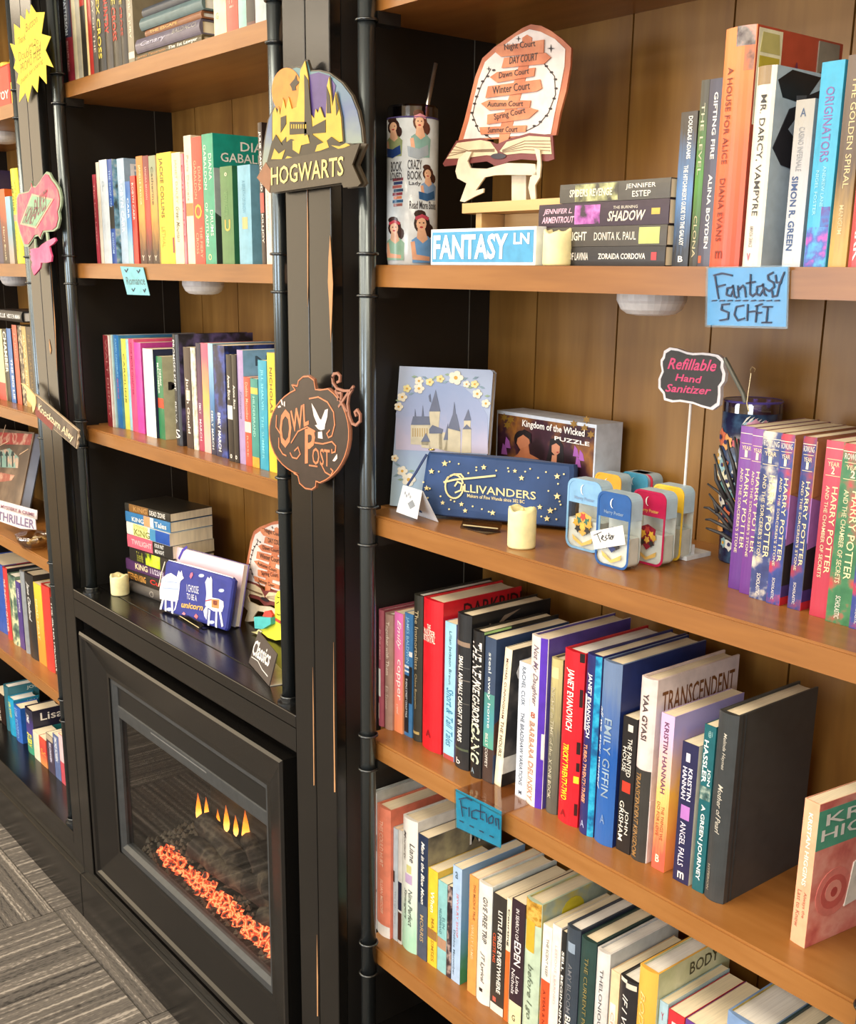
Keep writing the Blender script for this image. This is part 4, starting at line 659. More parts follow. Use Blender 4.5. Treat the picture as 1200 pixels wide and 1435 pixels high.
# the horror stack on the mantel, turned a little
z = MANT+.0004
mst = [(152,.0245,'#55504c','H','grey spined hardcover at the foot of the mantel stack',[('O',.5,.6,.2,.8,'#9c948c','')],.0),
       (152,.026,'#2c2724','P','black paperback with red and orange capitals',[('STEPHEN KING',.02,.44,.2,.8,'#dca04c','b'),('Cujo',.54,.9,.2,.8,'#d8342c','b')],-.012),
       (152,.026,'#52305c','P','violet paperback with cream capitals',[('KING',.22,.5,.25,.8,'#f0dcb0','b'),('11/22/63',.56,.85,.25,.75,'#dcd0e0','b')],-.016),
       (148,.03,'#2e2a26','P','black paperback with a green glow',[('The Green Mile',.18,.34,.1,.9,'#a8a840','')],.008),
       (152,.031,'#2c2a28','P','pink and black thick paperback',[('TWILIGHT',.1,.55,.3,.7,'#f0c0c0','b'),('FOUR PAST',.62,.82,.55,.85,'#dcdcd8','b'),('MIDNIGHT',.62,.82,.12,.42,'#dcdcd8','b')],.0),
       (152,.029,'#e6e4d8','P','white and royal blue thick paperback',[('STEPHEN',.18,.5,.65,.9,'#a8a850',''),('KING',.18,.55,.08,.6,'#7c8034','b')],.0),
       (152,.024,'#3c7cb0','P','sky blue thick paperback',[('KING',.15,.42,.15,.6,'#ecece4','b'),('Tales',.66,.92,.2,.7,'#f0ece0','b')],-.003),
       (152,.019,'#33302a','P','charcoal and tan paperback topping the mantel stack',[('KING',.2,.5,.2,.8,'#c8985c',''),('DEAD ZONE',.56,.9,.2,.8,'#ece8de','b')],-.004)]
bnd = {3:[(.4,.75,M('#b8d020',.4,0,'art','#2c3a18','#dcf04c',40.))], 4:[(0,.57,'#dc6478')], 5:[(.55,.68,'#4c94c0'),(.68,1,'#2050a8'),(.16,.5,'#e2e094')], 6:[(.42,.56,'#e0a070'),(.56,.64,'#c8dce6')], 7:[(.1,.53,'#8c6434')]}
base0 = atZ(183, 828, MANT); rzm = .13
for i, (Lm, t, c, kd, ds, tx, dx) in enumerate(mst):
    Lh = Lm/1000*1.18; rr = rzm+random.uniform(-.03, .03)
    e = Vector((math.cos(rr), math.sin(rr), 0)); loc = Vector((base0.x+dx, base0.y, z))+e*Lh
    Mx = Matrix.Translation(loc) @ Matrix.Rotation(rr, 4, 'Z') @ Matrix(((0, 0, -1, 0), (0, 1, 0, 0), (1, 0, 0, 0), (0, 0, 0, 1)))
    r = make_book(Mx, loc, t, .115 if kd == 'P' else .12, Lh, kd, c, c, tx, bnd.get(i, ())); ROW.setdefault('stack on the mantel', []).append([ds, r, 0]); z += t+.0004
# a black book lying on the uprights of the left tower
a = atY(41, 452, .09); b = atY(41, 437, .09)
loc = Vector((a.x, .09, F_3+.2)); 
r = make_book(Matrix.Translation(Vector((a.x, .075, a.z))) @ Matrix(((0, 0, -1, 0), (0, 1, 0, 0), (1, 0, 0, 0), (0, 0, 0, 1))), Vector((a.x, .075, a.z)), b.z-a.z, .15, .235, 'H', '#26272a', '#26272a', [('DAVID ELLIS',.05,.5,.3,.7,'#e2e4e4','b'), ('HIDDEN MAN',.55,.95,.3,.7,'#e2e4e4','b')])
ROW['lying on the third shelf of the left tower'] = [['black hardcover with white capitals', r, 0]]
SHORT = {}
seen = {}
for row, L_ in ROW.items():
    for i, (ds, r, _) in enumerate(L_): seen[ds] = seen.get(ds, 0)+1
for row, L_ in ROW.items():
    for i, (ds, r, _) in enumerate(L_):
        if 'stack' in row or 'lying' in row: lb = ds+(', '+row if 'stack' not in ds else ', '+row.replace('stack on', 'on'))
        elif i: lb = ds+' right of the '+L_[i-1][0]+', '+row.replace(' of the', ',')
        else: lb = ds+', first on the '+row
        wds = lb.split()
        if len(wds) > 16: lb = ds+', '+row
        r['label'] = lb; r['group'] = 'books on the '+row if 'stack' not in row else 'books in the '+row
# ================================================================ things on the shelves
def led_candle(u0, u1, vb, vt, s, zr, label):
    a = atY(u0, vb, s); b = atY(u1, vb, s); r = (u1-u0)/2/ppm(atY((u0+u1)/2, vb, s+.015)); cc_ = atY((u0+u1)/2, vb, s+r); c = (cc_.x, s+r, zr); H = atY((u0+u1)/2, vt, s+r).z-zr
    rt = root('led_candle', (c[0], c[1], zr), label, 'candle', 'battery candles on the shelves')
    n = 28; g = G(); prof = [(r*.96, .0005), (r, .003), (r, H*.9), (r*.96, H*.97), (r*.82, H*.985), (r*.7, H*.9)]
    v = []; f = []
    for k, (rr, zz) in enumerate(prof):
        for i in range(n):
            an = 2*math.pi*i/n; wob = (.0022*math.sin(2*an+1)+.0014*math.sin(5*an)) if k >= 2 else 0
            v.append(Vector((c[0]+rr*math.cos(an), c[1]+rr*math.sin(an), zr+zz+wob)))
    for k in range(len(prof)-1):
        for i in range(n): f.append((k*n+i, k*n+(i+1) % n, (k+1)*n+(i+1) % n, (k+1)*n+i))
    f.append(list(range(n))[::-1]); f.append([(len(prof)-1)*n+i for i in range(n)])
    o = obj('wax_body', v, f, M('#f4ecb4', .5, 0, 'plain'), rt, smooth=True)
    o.data.materials[0].node_tree.nodes['Principled BSDF'].inputs['Subsurface Weight'].default_value = .25
    o.data.materials[0].node_tree.nodes['Principled BSDF'].inputs['Subsurface Radius'].default_value = (.02, .015, .008)
    G().lathe((c[0], c[1], zr+H*.9), [(.0025, 0), (.003, .002), (.002, .004), (.0005, .005)], 10).out('bulb', M('#e8dca0', .4), rt)
led_candle(711, 751, 760, 710, .06, R_S2, 'cream battery candle in front of the navy zip pouch with gold stars')
led_candle(760, 803, 373, 323, .05, R_S1, 'cream battery candle in front of the lying books on the top right shelf')
led_candle(156, 181.7, 835, 806, .05, MANT, 'cream battery candle on the mantel left of the horror book stack')
# ---- puck lights under shelves
PW = M('#e9e6e4', .35)
for u, v, hw, zz, t_, lb in ((914, 414, 47, R_S1-TH, tR, 'white round puck light under the shelf of fantasy books'), (285, 398, 28, M_L2-TH, tM, 'white round puck light under the romance shelf'),
                    (22, 391, 20, F_2-TH, tF, 'white round puck light under the left tower shelf with the yellow book'), (2, 170, 22, F_1-TH, tF, 'white round puck light below the red and yellow toy brick box')):
    y = .15 if u > 500 else .13; c = atY(u, v, y); r = hw/ppm(c)
    p = root('puck_light', (c.x, y, zz), lb, 'light', 'puck lights under the shelves')
    G().lathe((c.x, y, zz-.027), [(r*.45, 0), (r*.72, .002), (r*.9, .007), (r, .015)], 32).out('lens', PW, p, smooth=False)
    G().lathe((c.x, y, zz-.012), [(r*1.0, 0), (r*1.04, .003), (r*1.04, .0115)], 32).out('housing', M('#d9d6d6', .4), p)
# ---- signs on the posts
def sign_root(name, u, v, y, label, cat='sign', group=None):
    p = atY(u, v, y); return root(name, tuple(p), label, cat, group)
# castle sign
Y = yplane(-.014); z1 = lambda p: zm(340, 60, 3.3333, p)
s = sign_root('castle_sign', 440, 262, -.014, 'layered arched sign with golden castle under an orange moon, on the post', 'sign')
outl = z1([(92,638),(88,560),(100,460),(118,360),(140,310),(140,240),(165,170),(205,125),(250,108),(270,112),(290,88),(303,78),(318,128),(360,126),(410,140),(470,185),(515,245),(545,320),(562,400),(568,470),(580,472),(540,570),(578,655),(562,674),(492,680),(484,660),(150,705)])
Y.poly(s, 'backing', outl, M('#4a4236', .3), -.004, 0)
inset = lambda pts, k, cx, cy: [(cx+(x-cx)*k, cy+(y-cy)*k) for x, y in pts]
Y.poly(s, 'sky_panel', inset(outl[:-6]+z1([(530,475),(150,560)]), .965, 440, 160), M('#5f8388', .3, 0, 'grad', '#8f9c88', '#5c6c90'), .0002, .001)
Y.poly(s, 'night_sky', z1([(318,150),(360,138),(410,155),(440,200),(420,330),(360,380),(325,330)]), M('#54427a', .35), .0012, .0018)
Y.poly(s, 'moon', z1(ell(212, 225, 70, 108, 28)), M('#d8822e', .35), .0014, .0022)
GOLD = M('#c8a83e', .35); DKB = M('#352e20', .35)
castle = z1([(150,470),(150,330),(162,300),(172,330),(180,300),(185,340),(200,260),(212,310),(225,255),(240,310),(262,300),(272,240),(280,130),(290,110),(302,85),(318,170),(325,330),(345,355),(352,310),(362,330),(372,300),(390,350),(400,350),(405,200),(415,160),(430,300),(445,230),(460,300),(470,350),(478,460),(360,500),(250,540)])
Y.poly(s, 'castle_outline', inset(castle, 1.035, 430, 165), M('#3c352a', .4), .0023, .0029)
Y.poly(s, 'castle', castle, GOLD, .003, .0038)
for q in ([(300,150),(318,175),(335,370),(345,500),(300,500),(302,300)], [(232,370),(310,370),(312,425),(232,430)], [(400,360),(400,420),(340,425),(335,395)], [(405,205),(420,250),(425,330),(405,330)], [(445,240),(462,310),(450,340)], [(190,350),(215,340),(215,380),(190,420)], [(215,440),(215,520),(190,540),(160,500),(190,470)]):
    Y.poly(s, 'castle_shading', z1(q), DKB, .0039, .0045)
for i in range(7):
    Y.poly(s, 'castle_window', z1([(240+i*11,382),(245+i*11,382),(245+i*11,402),(240+i*11,402)]), GOLD, .0046, .005)
Y.poly(s, 'rock_base', z1([(128,560),(150,470),(170,430),(200,480),(240,450),(300,470),(340,430),(395,470),(430,440),(470,470),(520,470),(545,480),(520,510),(300,535)]), DKB, .0047, .0055)
for q in ([(150,545),(165,495),(185,520),(215,500),(200,545)], [(250,460),(320,430),(330,470),(290,480),(280,520),(250,500)], [(365,480),(410,460),(420,490),(380,505),(355,510)], [(430,480),(470,485),(500,470),(520,480),(470,500)], [(225,530),(260,540),(210,550)]):
    Y.poly(s, 'rock_highlight', z1(q), GOLD, .0056, .006)
Y.poly(s, 'flying_bird', z1([(228,195),(250,170),(258,150),(262,175),(275,185),(255,205),(258,222),(240,225),(236,210)]), DKB, .0024, .0029)
Y.poly(s, 'banner', z1([(90,632),(132,560),(500,492),(572,472),(536,570),(576,658),(562,672),(494,678),(486,655),(150,703)]), M('#453d30', .3), .006, .0085)
Y.poly(s, 'banner_tip', z1([(90,632),(132,560),(158,600),(150,703)]), M('#8a5c40', .35), .0086, .009)
Y.text(s, 'HOGWARTS', z1([(158,668)])[0], z1([(497,622)])[0], z1([(158,585)])[0], M('#e2cc80', .3), .0095, .012)
# owl mail sign
Y = yplane(-.022); z2 = lambda p: zm(340, 500, 6.316, p)
s = sign_root('owl_post_sign', 440, 600, -.022, 'dark round hanging sign with copper lettering and white owl, on the post', 'sign')
blob = ell(600, 665, 358, 440, 40, 100, 440)
ring = z2(ell(595, 660, 360, 400, 16, 105, 250)+[(440,238),(490,250),(500,200),(540,165),(590,160),(640,195),(655,280),(700,285)]+ell(600, 680, 358, 460, 14, -62, 75)+[(660,1110),(655,1160),(620,1185),(560,1175),(510,1130),(495,1060),(460,1040)])
Y.poly(s, 'rim', inset(ring, 1.0, 435, 605), M('#8a5a44', .35), -.003, 0)
Y.poly(s, 'face', inset(ring, .955, 435.5, 606), M('#3a302c', .3), .0002, .0012)
CP = M('#cc8058', .35)
Y.stroke(s, 'rim_line', [inset(ring, .975, 435.3, 605.5)+[inset(ring, .975, 435.3, 605.5)[0]]], .0016, CP, .0013)
for q in ([(800,180),(815,150),(845,145),(868,170),(865,215),(845,225)], [(800,180),(805,230),(840,280),(900,300),(960,300),(985,265)], [(975,290),(945,340),(935,420),(950,520),(975,590),(1010,605),(1045,570),(1045,510),(1020,470),(1000,490),(1010,520)], [(830,300),(870,390),(930,480)], [(860,440),(940,320)], [(850,320),(880,320),(880,370),(850,380)]):
    Y.stroke(s, 'bracket_scroll', [z2(q)], .0036, M('#9a6a58', .35), -.001, .003)
Y.text(s, 'O', z2([(335,810)])[0], z2([(440,800)])[0], z2([(335,470)])[0], CP, .0016, .02, 0)
Y.text(s, 'WL', z2([(440,675)])[0], z2([(595,600)])[0], z2([(430,480)])[0], CP, .0016, .02, 0)
Y.text(s, 'P', z2([(560,945)])[0], z2([(650,930)])[0], z2([(560,640)])[0], CP, .0016, .02, 0)
Y.text(s, 'OST', z2([(625,950)])[0], z2([(780,975)])[0], z2([(625,800)])[0], CP, .0016, .01, 0)
Y.stroke(s, 'flourish', [z2(q) for q in ([(430,850),(450,890),(490,900),(520,860),(500,800),(470,830)], [(440,760),(500,660),(580,620),(650,660)], [(650,760),(720,770),(800,750),(835,790),(830,840),(800,850),(800,820)], [(710,960),(740,1020),(790,1050),(810,1010),(790,990)], [(600,370),(680,355),(760,400),(815,490),(825,600),(800,700),(770,715),(755,680),(780,650)], [(330,720),(330,800),(365,860),(395,875)], [(600,960),(670,970)], [(310,520),(305,620),(350,690)])], .0022, CP, .0014)
Y.poly(s, 'owl', z2([(620,410),(655,470),(690,545),(705,560),(740,470),(765,460),(760,530),(740,600),(735,640),(705,650),(680,640),(650,605),(672,600),(640,520)]), M('#e6dcd8', .4), .0014, .002)
Y.poly(s, 'letter', z2([(678,665),(712,660),(718,725),(678,718)]), M('#e6dcd8', .4), .0014, .002)
for q in ([(320,440),(340,430),(350,445),(325,452)], [(345,380),(355,375),(368,425),(358,428)], [(375,395),(385,395),(385,440),(375,435)], [(805,920),(845,860),(848,900),(825,925)]):
    Y.poly(s, 'feather_mark', z2(q), M('#ecdcd4', .4), .0014, .002)
# pink sweets sign
Y = yplane(-.016); z3 = lambda p: zm(0, 160, 5.98, p)
s = sign_root('pink_sign', 55, 290, -.016, 'pink scalloped sign with green diamond and hanging pink hand, on the left post', 'sign')
pk = z3([(138,700),(155,665),(200,655),(240,645),(262,605),(262,560),(272,600),(300,605),(335,560),(365,510),(390,480),(415,490),(438,535),(470,575),(500,625),(517,700),(512,770),(495,820),(503,880),(485,955),(450,982),(400,985),(365,990),(350,1020),(340,1050),(320,1020),(290,1030),(265,1070),(235,1112),(205,1112),(185,1060),(165,1000),(140,900)])
Y.poly(s, 'backing', pk, M('#8ba084', .4), -.004, 0); Y.poly(s, 'pink_face', inset(pk, .93, 54, 291), M('#cc3a64', .35, 0, 'art', '#c82c60', '#d86870', 26.), .0002, .0015)
Y.poly(s, 'diamond', z3([(275,665),(458,712),(312,958),(176,922)]), M('#dca890', .4), .0016, .0024); Y.poly(s, 'diamond_face', z3([(280,680),(440,720),(307,942),(192,912)]), M('#7fae8c', .4), .0025, .003)
Y.text(s, 'HONEY', z3([(198,915)])[0], z3([(290,925)])[0], z3([(245,770)])[0], M('#7c4450', .4), .0034, .01); Y.text(s, 'DUKES', z3([(300,885)])[0], z3([(400,790)])[0], z3([(300,720)])[0], M('#7c4450', .4), .0034, .01)
for q in ([(290,1045),(300,1045),(308,1135),(290,1135)], [(385,990),(402,990),(412,1060),(395,1070)]): Y.poly(s, 'hanger', z3(q), M('#8ba084', .4), -.002, .001)
Y.poly(s, 'pointing_hand', z3([(255,1135),(290,1125),(330,1120),(360,1090),(400,1065),(440,1045),(465,1035),(476,1060),(455,1085),(420,1110),(428,1150),(440,1190),(436,1235),(400,1245),(350,1245),(342,1290),(315,1325),(292,1350),(278,1310),(270,1280),(278,1240),(262,1215),(268,1190),(256,1170),(266,1155)]), M('#dc5486', .4, 0, 'art', '#e26a94', '#d8407c', 20.), -.002, .002)
# dark alley sign
Y = yplane(-.02); z4 = lambda p: zm(0, 400, 5.98, p)
s = sign_root('alley_sign', 80, 590, -.02, 'slanted dark wooden name sign with pointing cream hand, on the left post', 'sign')
Y.poly(s, 'board', z4([(292,905),(658,1215),(652,1245),(660,1270),(645,1300),(650,1330),(640,1370),(295,1078)]), M('#b09c80', .4), -.004, -.0005)
Y.poly(s, 'board_face', z4([(300,922),(650,1222),(635,1358),(302,1072)]), M('#4a403a', .35, 0, 'art', '#3c3430', '#6b5c50', 20.), -.0004, .001)
Y.poly(s, 'red_stain', z4([(298,1000),(340,1050),(460,1150),(440,1215),(302,1085)]), M('#7c3430', .5), .0011, .0014)
Y.text(s, 'Knockturn Alley', z4([(322,1062)])[0], z4([(615,1330)])[0], z4([(330,985)])[0], M('#e6cfa8', .4), .0018, .02, .1)
Y.poly(s, 'pointing_hand', z4([(185,818),(215,825),(245,850),(275,890),(305,925),(312,985),(300,1040),(285,1068),(278,1010),(262,985),(240,960),(232,930),(240,900),(222,865)]), M('#dcc088', .5), .0002, .003)
# yellow starburst notice
Y = yplane(-.012); z5 = lambda p: zm(0, 0, 7.17, p)
s = sign_root('starburst_notice', 42, 75, -.012, 'yellow paper starburst notice taped to the left post', 'notice')
Y.poly(s, 'paper', z5([(315,45),(365,125),(452,122),(420,340),(515,368),(460,505),(540,678),(465,650),(472,845),(395,755),(380,930),(325,850),(285,1030),(260,930),(195,1030),(205,855),(172,830),(190,740),(140,685),(160,605),(103,435),(155,455),(143,240),(208,290),(207,155),(258,200),(268,90),(300,150)]), M('#e2cc44', .7), 0, .0008)
INK = M('#8f7420', .6)
for t, a, b, c in (('Button', (265,330), (385,220), (255,250)), ('Thank', (185,455), (265,400), (180,385)), ('we Do', (300,490), (395,440), (290,425)), ('Double Dad', (195,620), (420,510), (185,530)), ('PROMO FREE', (215,740), (420,580), (205,650)), ('thanks for sharing', (215,860), (440,640), (205,800))):
    Y.text(s, t, z5([a])[0], z5([b])[0], z5([c])[0], INK, .001, 0, .2)
# ---- shelf labels
def card(u, label): return sign_root('shelf_label', u[0], u[1], .036, label, 'label', 'blue handwritten shelf labels')
Y = yplane(.0375)
s = card((1050, 415), 'blue handwritten label in clear sleeve reading Fantasy and SCI-FI')
Y.poly(s, 'sleeve', [(991,374),(1108.5,371.5),(1105.5,461),(989.5,458)], M('#e8f4f8', .1, 0, 'glass', sc=3.), .0012, .0018); Y.poly(s, 'card', [(993.5,376),(1105,374),(1102.5,458),(992,455.5)], M('#1a8ec4', .6), 0, .001)
PEN = M('#25304c', .5); 
F_ = [[(1004,388),(1009,418)],[(1002,386),(1014,383),(1028,386)],[(1007,402),(1018,399)],[(1029,402),(1021,404),(1020,413),(1026,415),(1029,408)],[(1029,400),(1031,415),(1034,417)],[(1036,401),(1037,416)],[(1037,406),(1043,400),(1046,404),(1047,416)],[(1054,385),(1053,412),(1057,415),(1060,412)],[(1048,397),(1060,395)],[(1071,400),(1063,402),(1062,412),(1067,414),(1071,407)],[(1071,398),(1073,412),(1076,414)],[(1085,382),(1078,386),(1079,392),(1086,396),(1087,402),(1080,408),(1074,404)],[(1089,386),(1090,396),(1097,396)],[(1104-3,382),(1094,400),(1091,414),(1085,416),(1084,408)]]
Y.stroke(s, 'handwriting', F_, .0018, PEN, .0019)
Y.stroke(s, 'handwriting', [[(1024,426),(1014,427),(1013,434),(1023,438),(1022,447),(1011,449)],[(1044,428),(1034,430),(1031,441),(1036,449),(1045,446)],[(1050,427),(1049,449)],[(1052,437),(1060,436)],[(1063,429),(1061,451)],[(1061,429),(1070,426)],[(1062,439),(1069,438)],[(1078,430),(1076,451)],[(1071,430),(1084,430)],[(1070,452),(1083,452)]], .0018, PEN, .0019)
Y.stroke(s, 'dashes', [[(1000+i*11, 421.5), (1006+i*11, 421)] for i in range(9)], .0014, PEN, .0019)
s = card((190, 393), 'pale blue handwritten label reading Romance, slanting on the shelf edge')
Y.poly(s, 'card', [(169,373.2),(201.2,374.8),(210.4,414),(179,412.8)], M('#7cbcc8', .6), 0, .001)
Y.text(s, 'Romance', (179,399), (205,399), (176,388), M('#4c6468', .5), .0014, 0, .2)
Y.stroke(s, 'hearts', [[(176,378),(178,381),(180,377)],[(193,379),(195,382),(197,378)],[(186,405),(188,408),(190,404)],[(202,406),(203.5,409),(205,405)]], .002, PEN, .0014)
# Fiction label in acrylic bracket
Yf = yplane(.028); p = atY(670, 1140, .028)
s = root('shelf_label', tuple(p), 'blue Fiction label in a clear acrylic bracket on a shelf edge', 'label', 'blue handwritten shelf labels')
q4 = [(639.5,1105.5),(703.5,1137),(702.5,1188),(640.8,1159)]
Yf.poly(s, 'card', q4, M('#1f9cc8', .6), 0, .001); Yf.poly(s, 'acrylic_front', inset(q4, 1.02, 671, 1147), M('#e8f4f4', .05, 0, 'glass', sc=4.), .0014, .0030)
a, b = Yf.loc(*q4[0]), Yf.loc(*q4[1]); A_, B_ = Yf.fn(a[0], a[1], .002), Yf.fn(b[0], b[1], .002); zt = max(A_.z, B_.z, R_S3+.0012)
box('acrylic_plate', (A_.x, .026, R_S3+.0004), (B_.x, .105, R_S3+.0022), M('#f4ece4', .06, 0, 'glass', sc=10.), s)
Yf.stroke(s, 'handwriting', [[(648,1121),(651,1143)],[(646,1119),(656,1117),(664,1121)],[(650,1130),(657,1132)],[(660,1131),(660,1143)],[(670,1134),(664,1136),(664,1145),(671,1147)],[(676,1126),(676,1146),(680,1148)],[(671,1135),(682,1138)],[(684,1140),(685,1151)],[(692,1142),(687,1146),(688,1153),(693,1152),(694,1145),(692,1142)],[(698,1162-6),(697,1146),(701,1147),(702,1161)]], .0016, PEN, .0032)
Yf.stroke(s, 'dashes', [[(647+i*14, 1149+i*7), (652+i*14, 1151.5+i*7)] for i in range(4)], .0014, PEN, .0032)
# ---- first shelf: tumbler
def cylmap(c, r, zr, ang0):      # wraps a flat print (a metres along, b metres up) round a cylinder facing the aisle
    def fn(a, b, d=0.):
        th = ang0+a/r; rr = r+d; return Vector((c[0]+rr*math.sin(th), c[1]-rr*math.cos(th), zr+b))
    return fn
def tumbler(u0, u1, vb, vt, yc, zr, label, lid, base_taper=.9):
    a = atY(u0, vt, yc); b = atY(u1, vt, yc); cx = (a.x+b.x)/2; view = math.atan2(cx, yc-CAMY)
    r = (b-a).length/2*math.cos(view)*.985; H = atY((u0+u1)/2, vt, yc).z-zr
    t = root('tumbler', (cx, yc, zr), label, 'tumbler'); return t, (cx, yc), r, H, -view*1.0
t, c, r, H, _ = tumbler(543, 617, 371, 150, .11, R_S1, 'tall white skinny tumbler printed with retro women and books', None)
view = -math.atan2(c[0], c[1]-CAMY); ang = -view+0   # angle facing the camera
ang = math.atan2(-c[0], c[1]-CAMY)
G().lathe((c[0], c[1], R_S1), [(r*.93, .0003), (r*.95, .002), (r, .02), (r, H-.018)], 40).out('body', M('#d7dee2', .15), t, smooth=True)
G().lathe((c[0], c[1], R_S1), [(r*.99, H-.0178), (r*.99, H-.003), (r*.93, H)], 40).out('lid', M('#6c648c', .08, 0, 'glass', sc=25.), t)
G().torus((c[0], c[1], R_S1+H-.0175), r*.99, .0012, 40, 6).out('lid_rim', M('#50487c', .2), t)
sw = root('metal_straw', (c[0]+.005, c[1], R_S1+.02), 'polished metal straw standing in the white tumbler', 'straw')
sp, sq = atY(598.5, 152, .11), atY(611, 89, .125); G().tube([sp+(sp-sq)*.3, sp, sq], .0032, 12).out('straw_tube', M('#c8c4be', .15, .95), sw, smooth=True)
f = cylmap(c, r, R_S1, ang)
wpx = 2*r/74.   # metres per pixel across
def cpt(u, v):   # pixel -> (a,b) on the cylinder front
    x = max(-.97, min(.97, (u-580)/37.3)); return (r*math.asin(x), (371-v)/221.*H)
def wrap(name, pts, fn_, d, mat, par, step=.004):     # flat outline cut into narrow strips so that it follows the curve
    bm = bmesh.new(); fc = bm.faces.new([bm.verts.new((a, b, 0)) for a, b in pts]); lo, hi = min(p[0] for p in pts), max(p[0] for p in pts); x = math.ceil(lo/step)*step
    while x < hi:
        bmesh.ops.bisect_plane(bm, geom=bm.verts[:]+bm.edges[:]+bm.faces[:], plane_co=(x, 0, 0), plane_no=(1, 0, 0)); x += step
    bm.normal_update(); bm.verts.ensure_lookup_table(); o = obj(name, [fn_(v.co.x, v.co.y, d) for v in bm.verts], [[v.index for v in q.verts] for q in bm.faces], mat, par); bm.free(); return o
def cpoly(name, pts, col, d=.0006): return wrap(name, [cpt(*p) for p in pts], f, d*.6+.0001, M(col, .25), t)
def ctext(s_, u0, v0, u1, v1, col):
    A, B = cpt(u0, v0), cpt(u1, v1); lay_text(t, s_, lambda x, y: f(A[0]+(B[0]-A[0])*x, A[1]+(B[1]-A[1])*y, .0008), M(col, .4), .01)
def lady(cx, cy, k, hair, dress, book=None, scarf=None):
    cpoly('print_hair', ell(cx, cy, 8*k, 9.5*k, 14), hair, .0003); cpoly('print_hair', ell(cx+7*k, cy+7*k, 4.5*k, 7*k, 10), hair, .00035); cpoly('print_curl', ell(cx-2*k, cy-9*k, 6*k, 4*k, 10), hair, .00035)
    cpoly('print_dress', [(cx-10*k, cy+16*k), (cx-4*k, cy+12*k), (cx+6*k, cy+12*k), (cx+12*k, cy+18*k), (cx+11*k, cy+38*k), (cx-9*k, cy+38*k)], dress, .0004)
    cpoly('print_skin', [(cx-4*k, cy+5*k), (cx+3*k, cy+5*k), (cx+6*k, cy+15*k), (cx+1*k, cy+19*k), (cx-5*k, cy+14*k)], '#e0b090', .0005)
    cpoly('print_face', ell(cx-.5*k, cy+.5*k, 5*k, 6.5*k, 12), '#e8b896', .0006)
    cpoly('print_arm', [(cx-11*k, cy+18*k), (cx-7*k, cy+17*k), (cx-5*k, cy+30*k), (cx+8*k, cy+32*k), (cx+8*k, cy+36*k), (cx-9*k, cy+35*k)], '#dfa888', .0006)
    cpoly('print_lips', ell(cx-.5*k, cy+3.6*k, 1.8*k, .9*k, 8), '#b8303c', .0007)
    for dx in (-2.3, 1.6): cpoly('print_eye', ell(cx+dx*k, cy-.6*k, .9*k, .7*k, 6), '#3a2c28', .0007)
    if scarf: cpoly('print_scarf', [(cx-7*k, cy-6*k), (cx, cy-9*k), (cx+7*k, cy-6*k), (cx+6*k, cy-3*k), (cx, cy-5.5*k), (cx-6*k, cy-3*k)], scarf, .0007)
    if book: cpoly('print_book', [(cx-14*k, cy+26*k), (cx-1*k, cy+29*k), (cx+9*k, cy+24*k), (cx+10*k, cy+35*k), (cx-1*k, cy+40*k), (cx-13*k, cy+37*k)], book, .0008)
lady(553, 180, 1.05, '#3a2420', '#8f9c70', '#27407c'); lady(590, 174, 1.25, '#5c3224', '#7fa8a0', '#9aa6b0', '#d890a0')
lady(602, 243, .95, '#4a2a20', '#7fa0c8', '#2c5c8c'); lady(555, 318, 1.2, '#3c2420', '#8fb49c', None, '#c03c48'); lady(594, 312, 1.45, '#33201e', '#6a9cd0', None, '#b84458')
for t_, a, b, c_, d_ in (('BOOK', 550, 241, 565, 227), ('LOVED', 549, 252, 565, 242), ('CRAZY', 573, 238, 593, 225), ('BOOK', 573, 252, 593, 240), ('Lady', 575, 261, 592, 254), ('Read More Books', 576, 292, 613, 281)):
    ctext(t_, a, b, c_, d_, '#33333a')
for i, cc in enumerate(['#8a4450', '#33406c', '#b0605a', '#34506c', '#8c3844', '#d07c54', '#2c5c84', '#9c5c54']):
    cpoly('print_book_stack', [(552+(i % 2)*1.5, 250+i*5), (567-(i % 3), 249+i*5), (567-(i % 3), 253+i*5), (552+(i % 2)*1.5, 254+i*5)], cc)
# street name block
s_y = .055; A_ = atY(603.6, 373, s_y); B_ = atY(750, 373, s_y); bz = R_S1+.0003; ht = atY(605, 322, s_y).z-R_S1
s = root('name_block', (A_.x, s_y, bz), 'light blue and white wooden block sign reading FANTASY LN', 'sign')
box('block', (A_.x, s_y, bz), (B_.x, s_y+.018, bz+ht), M('#e6ecf0', .5), s, .0008)
Yb = yplane(s_y); ax, bx = A_.x+3, B_.x+3; Yb = Pl((A_.x, s_y, bz), (B_.x, s_y, bz)); W1 = B_.x-A_.x
Yb.lpoly(s, 'blue_panel', [(.004, .004), (W1-.004, .004), (W1-.004, ht-.004), (.004, ht-.004)], M('#4a9cca', .5), 0, .0006)
def pt(pl, par, tx, x0, x1, y0, y1, m, d=.001, bold=.01, sh=0): return lay_text(par, tx, lambda a, b: pl.fn(x0+(x1-x0)*a, y0+(y1-y0)*b, d), m, bold, sh)
pt(Yb, s, 'FANTASY', W1*.035, W1*.76, ht*.16, ht*.84, M('#f4f4f2', .5), .0012, .03); pt(Yb, s, 'LN', W1*.81, W1*.95, ht*.55, ht*.84, M('#f4f4f2', .5), .0012, .03)
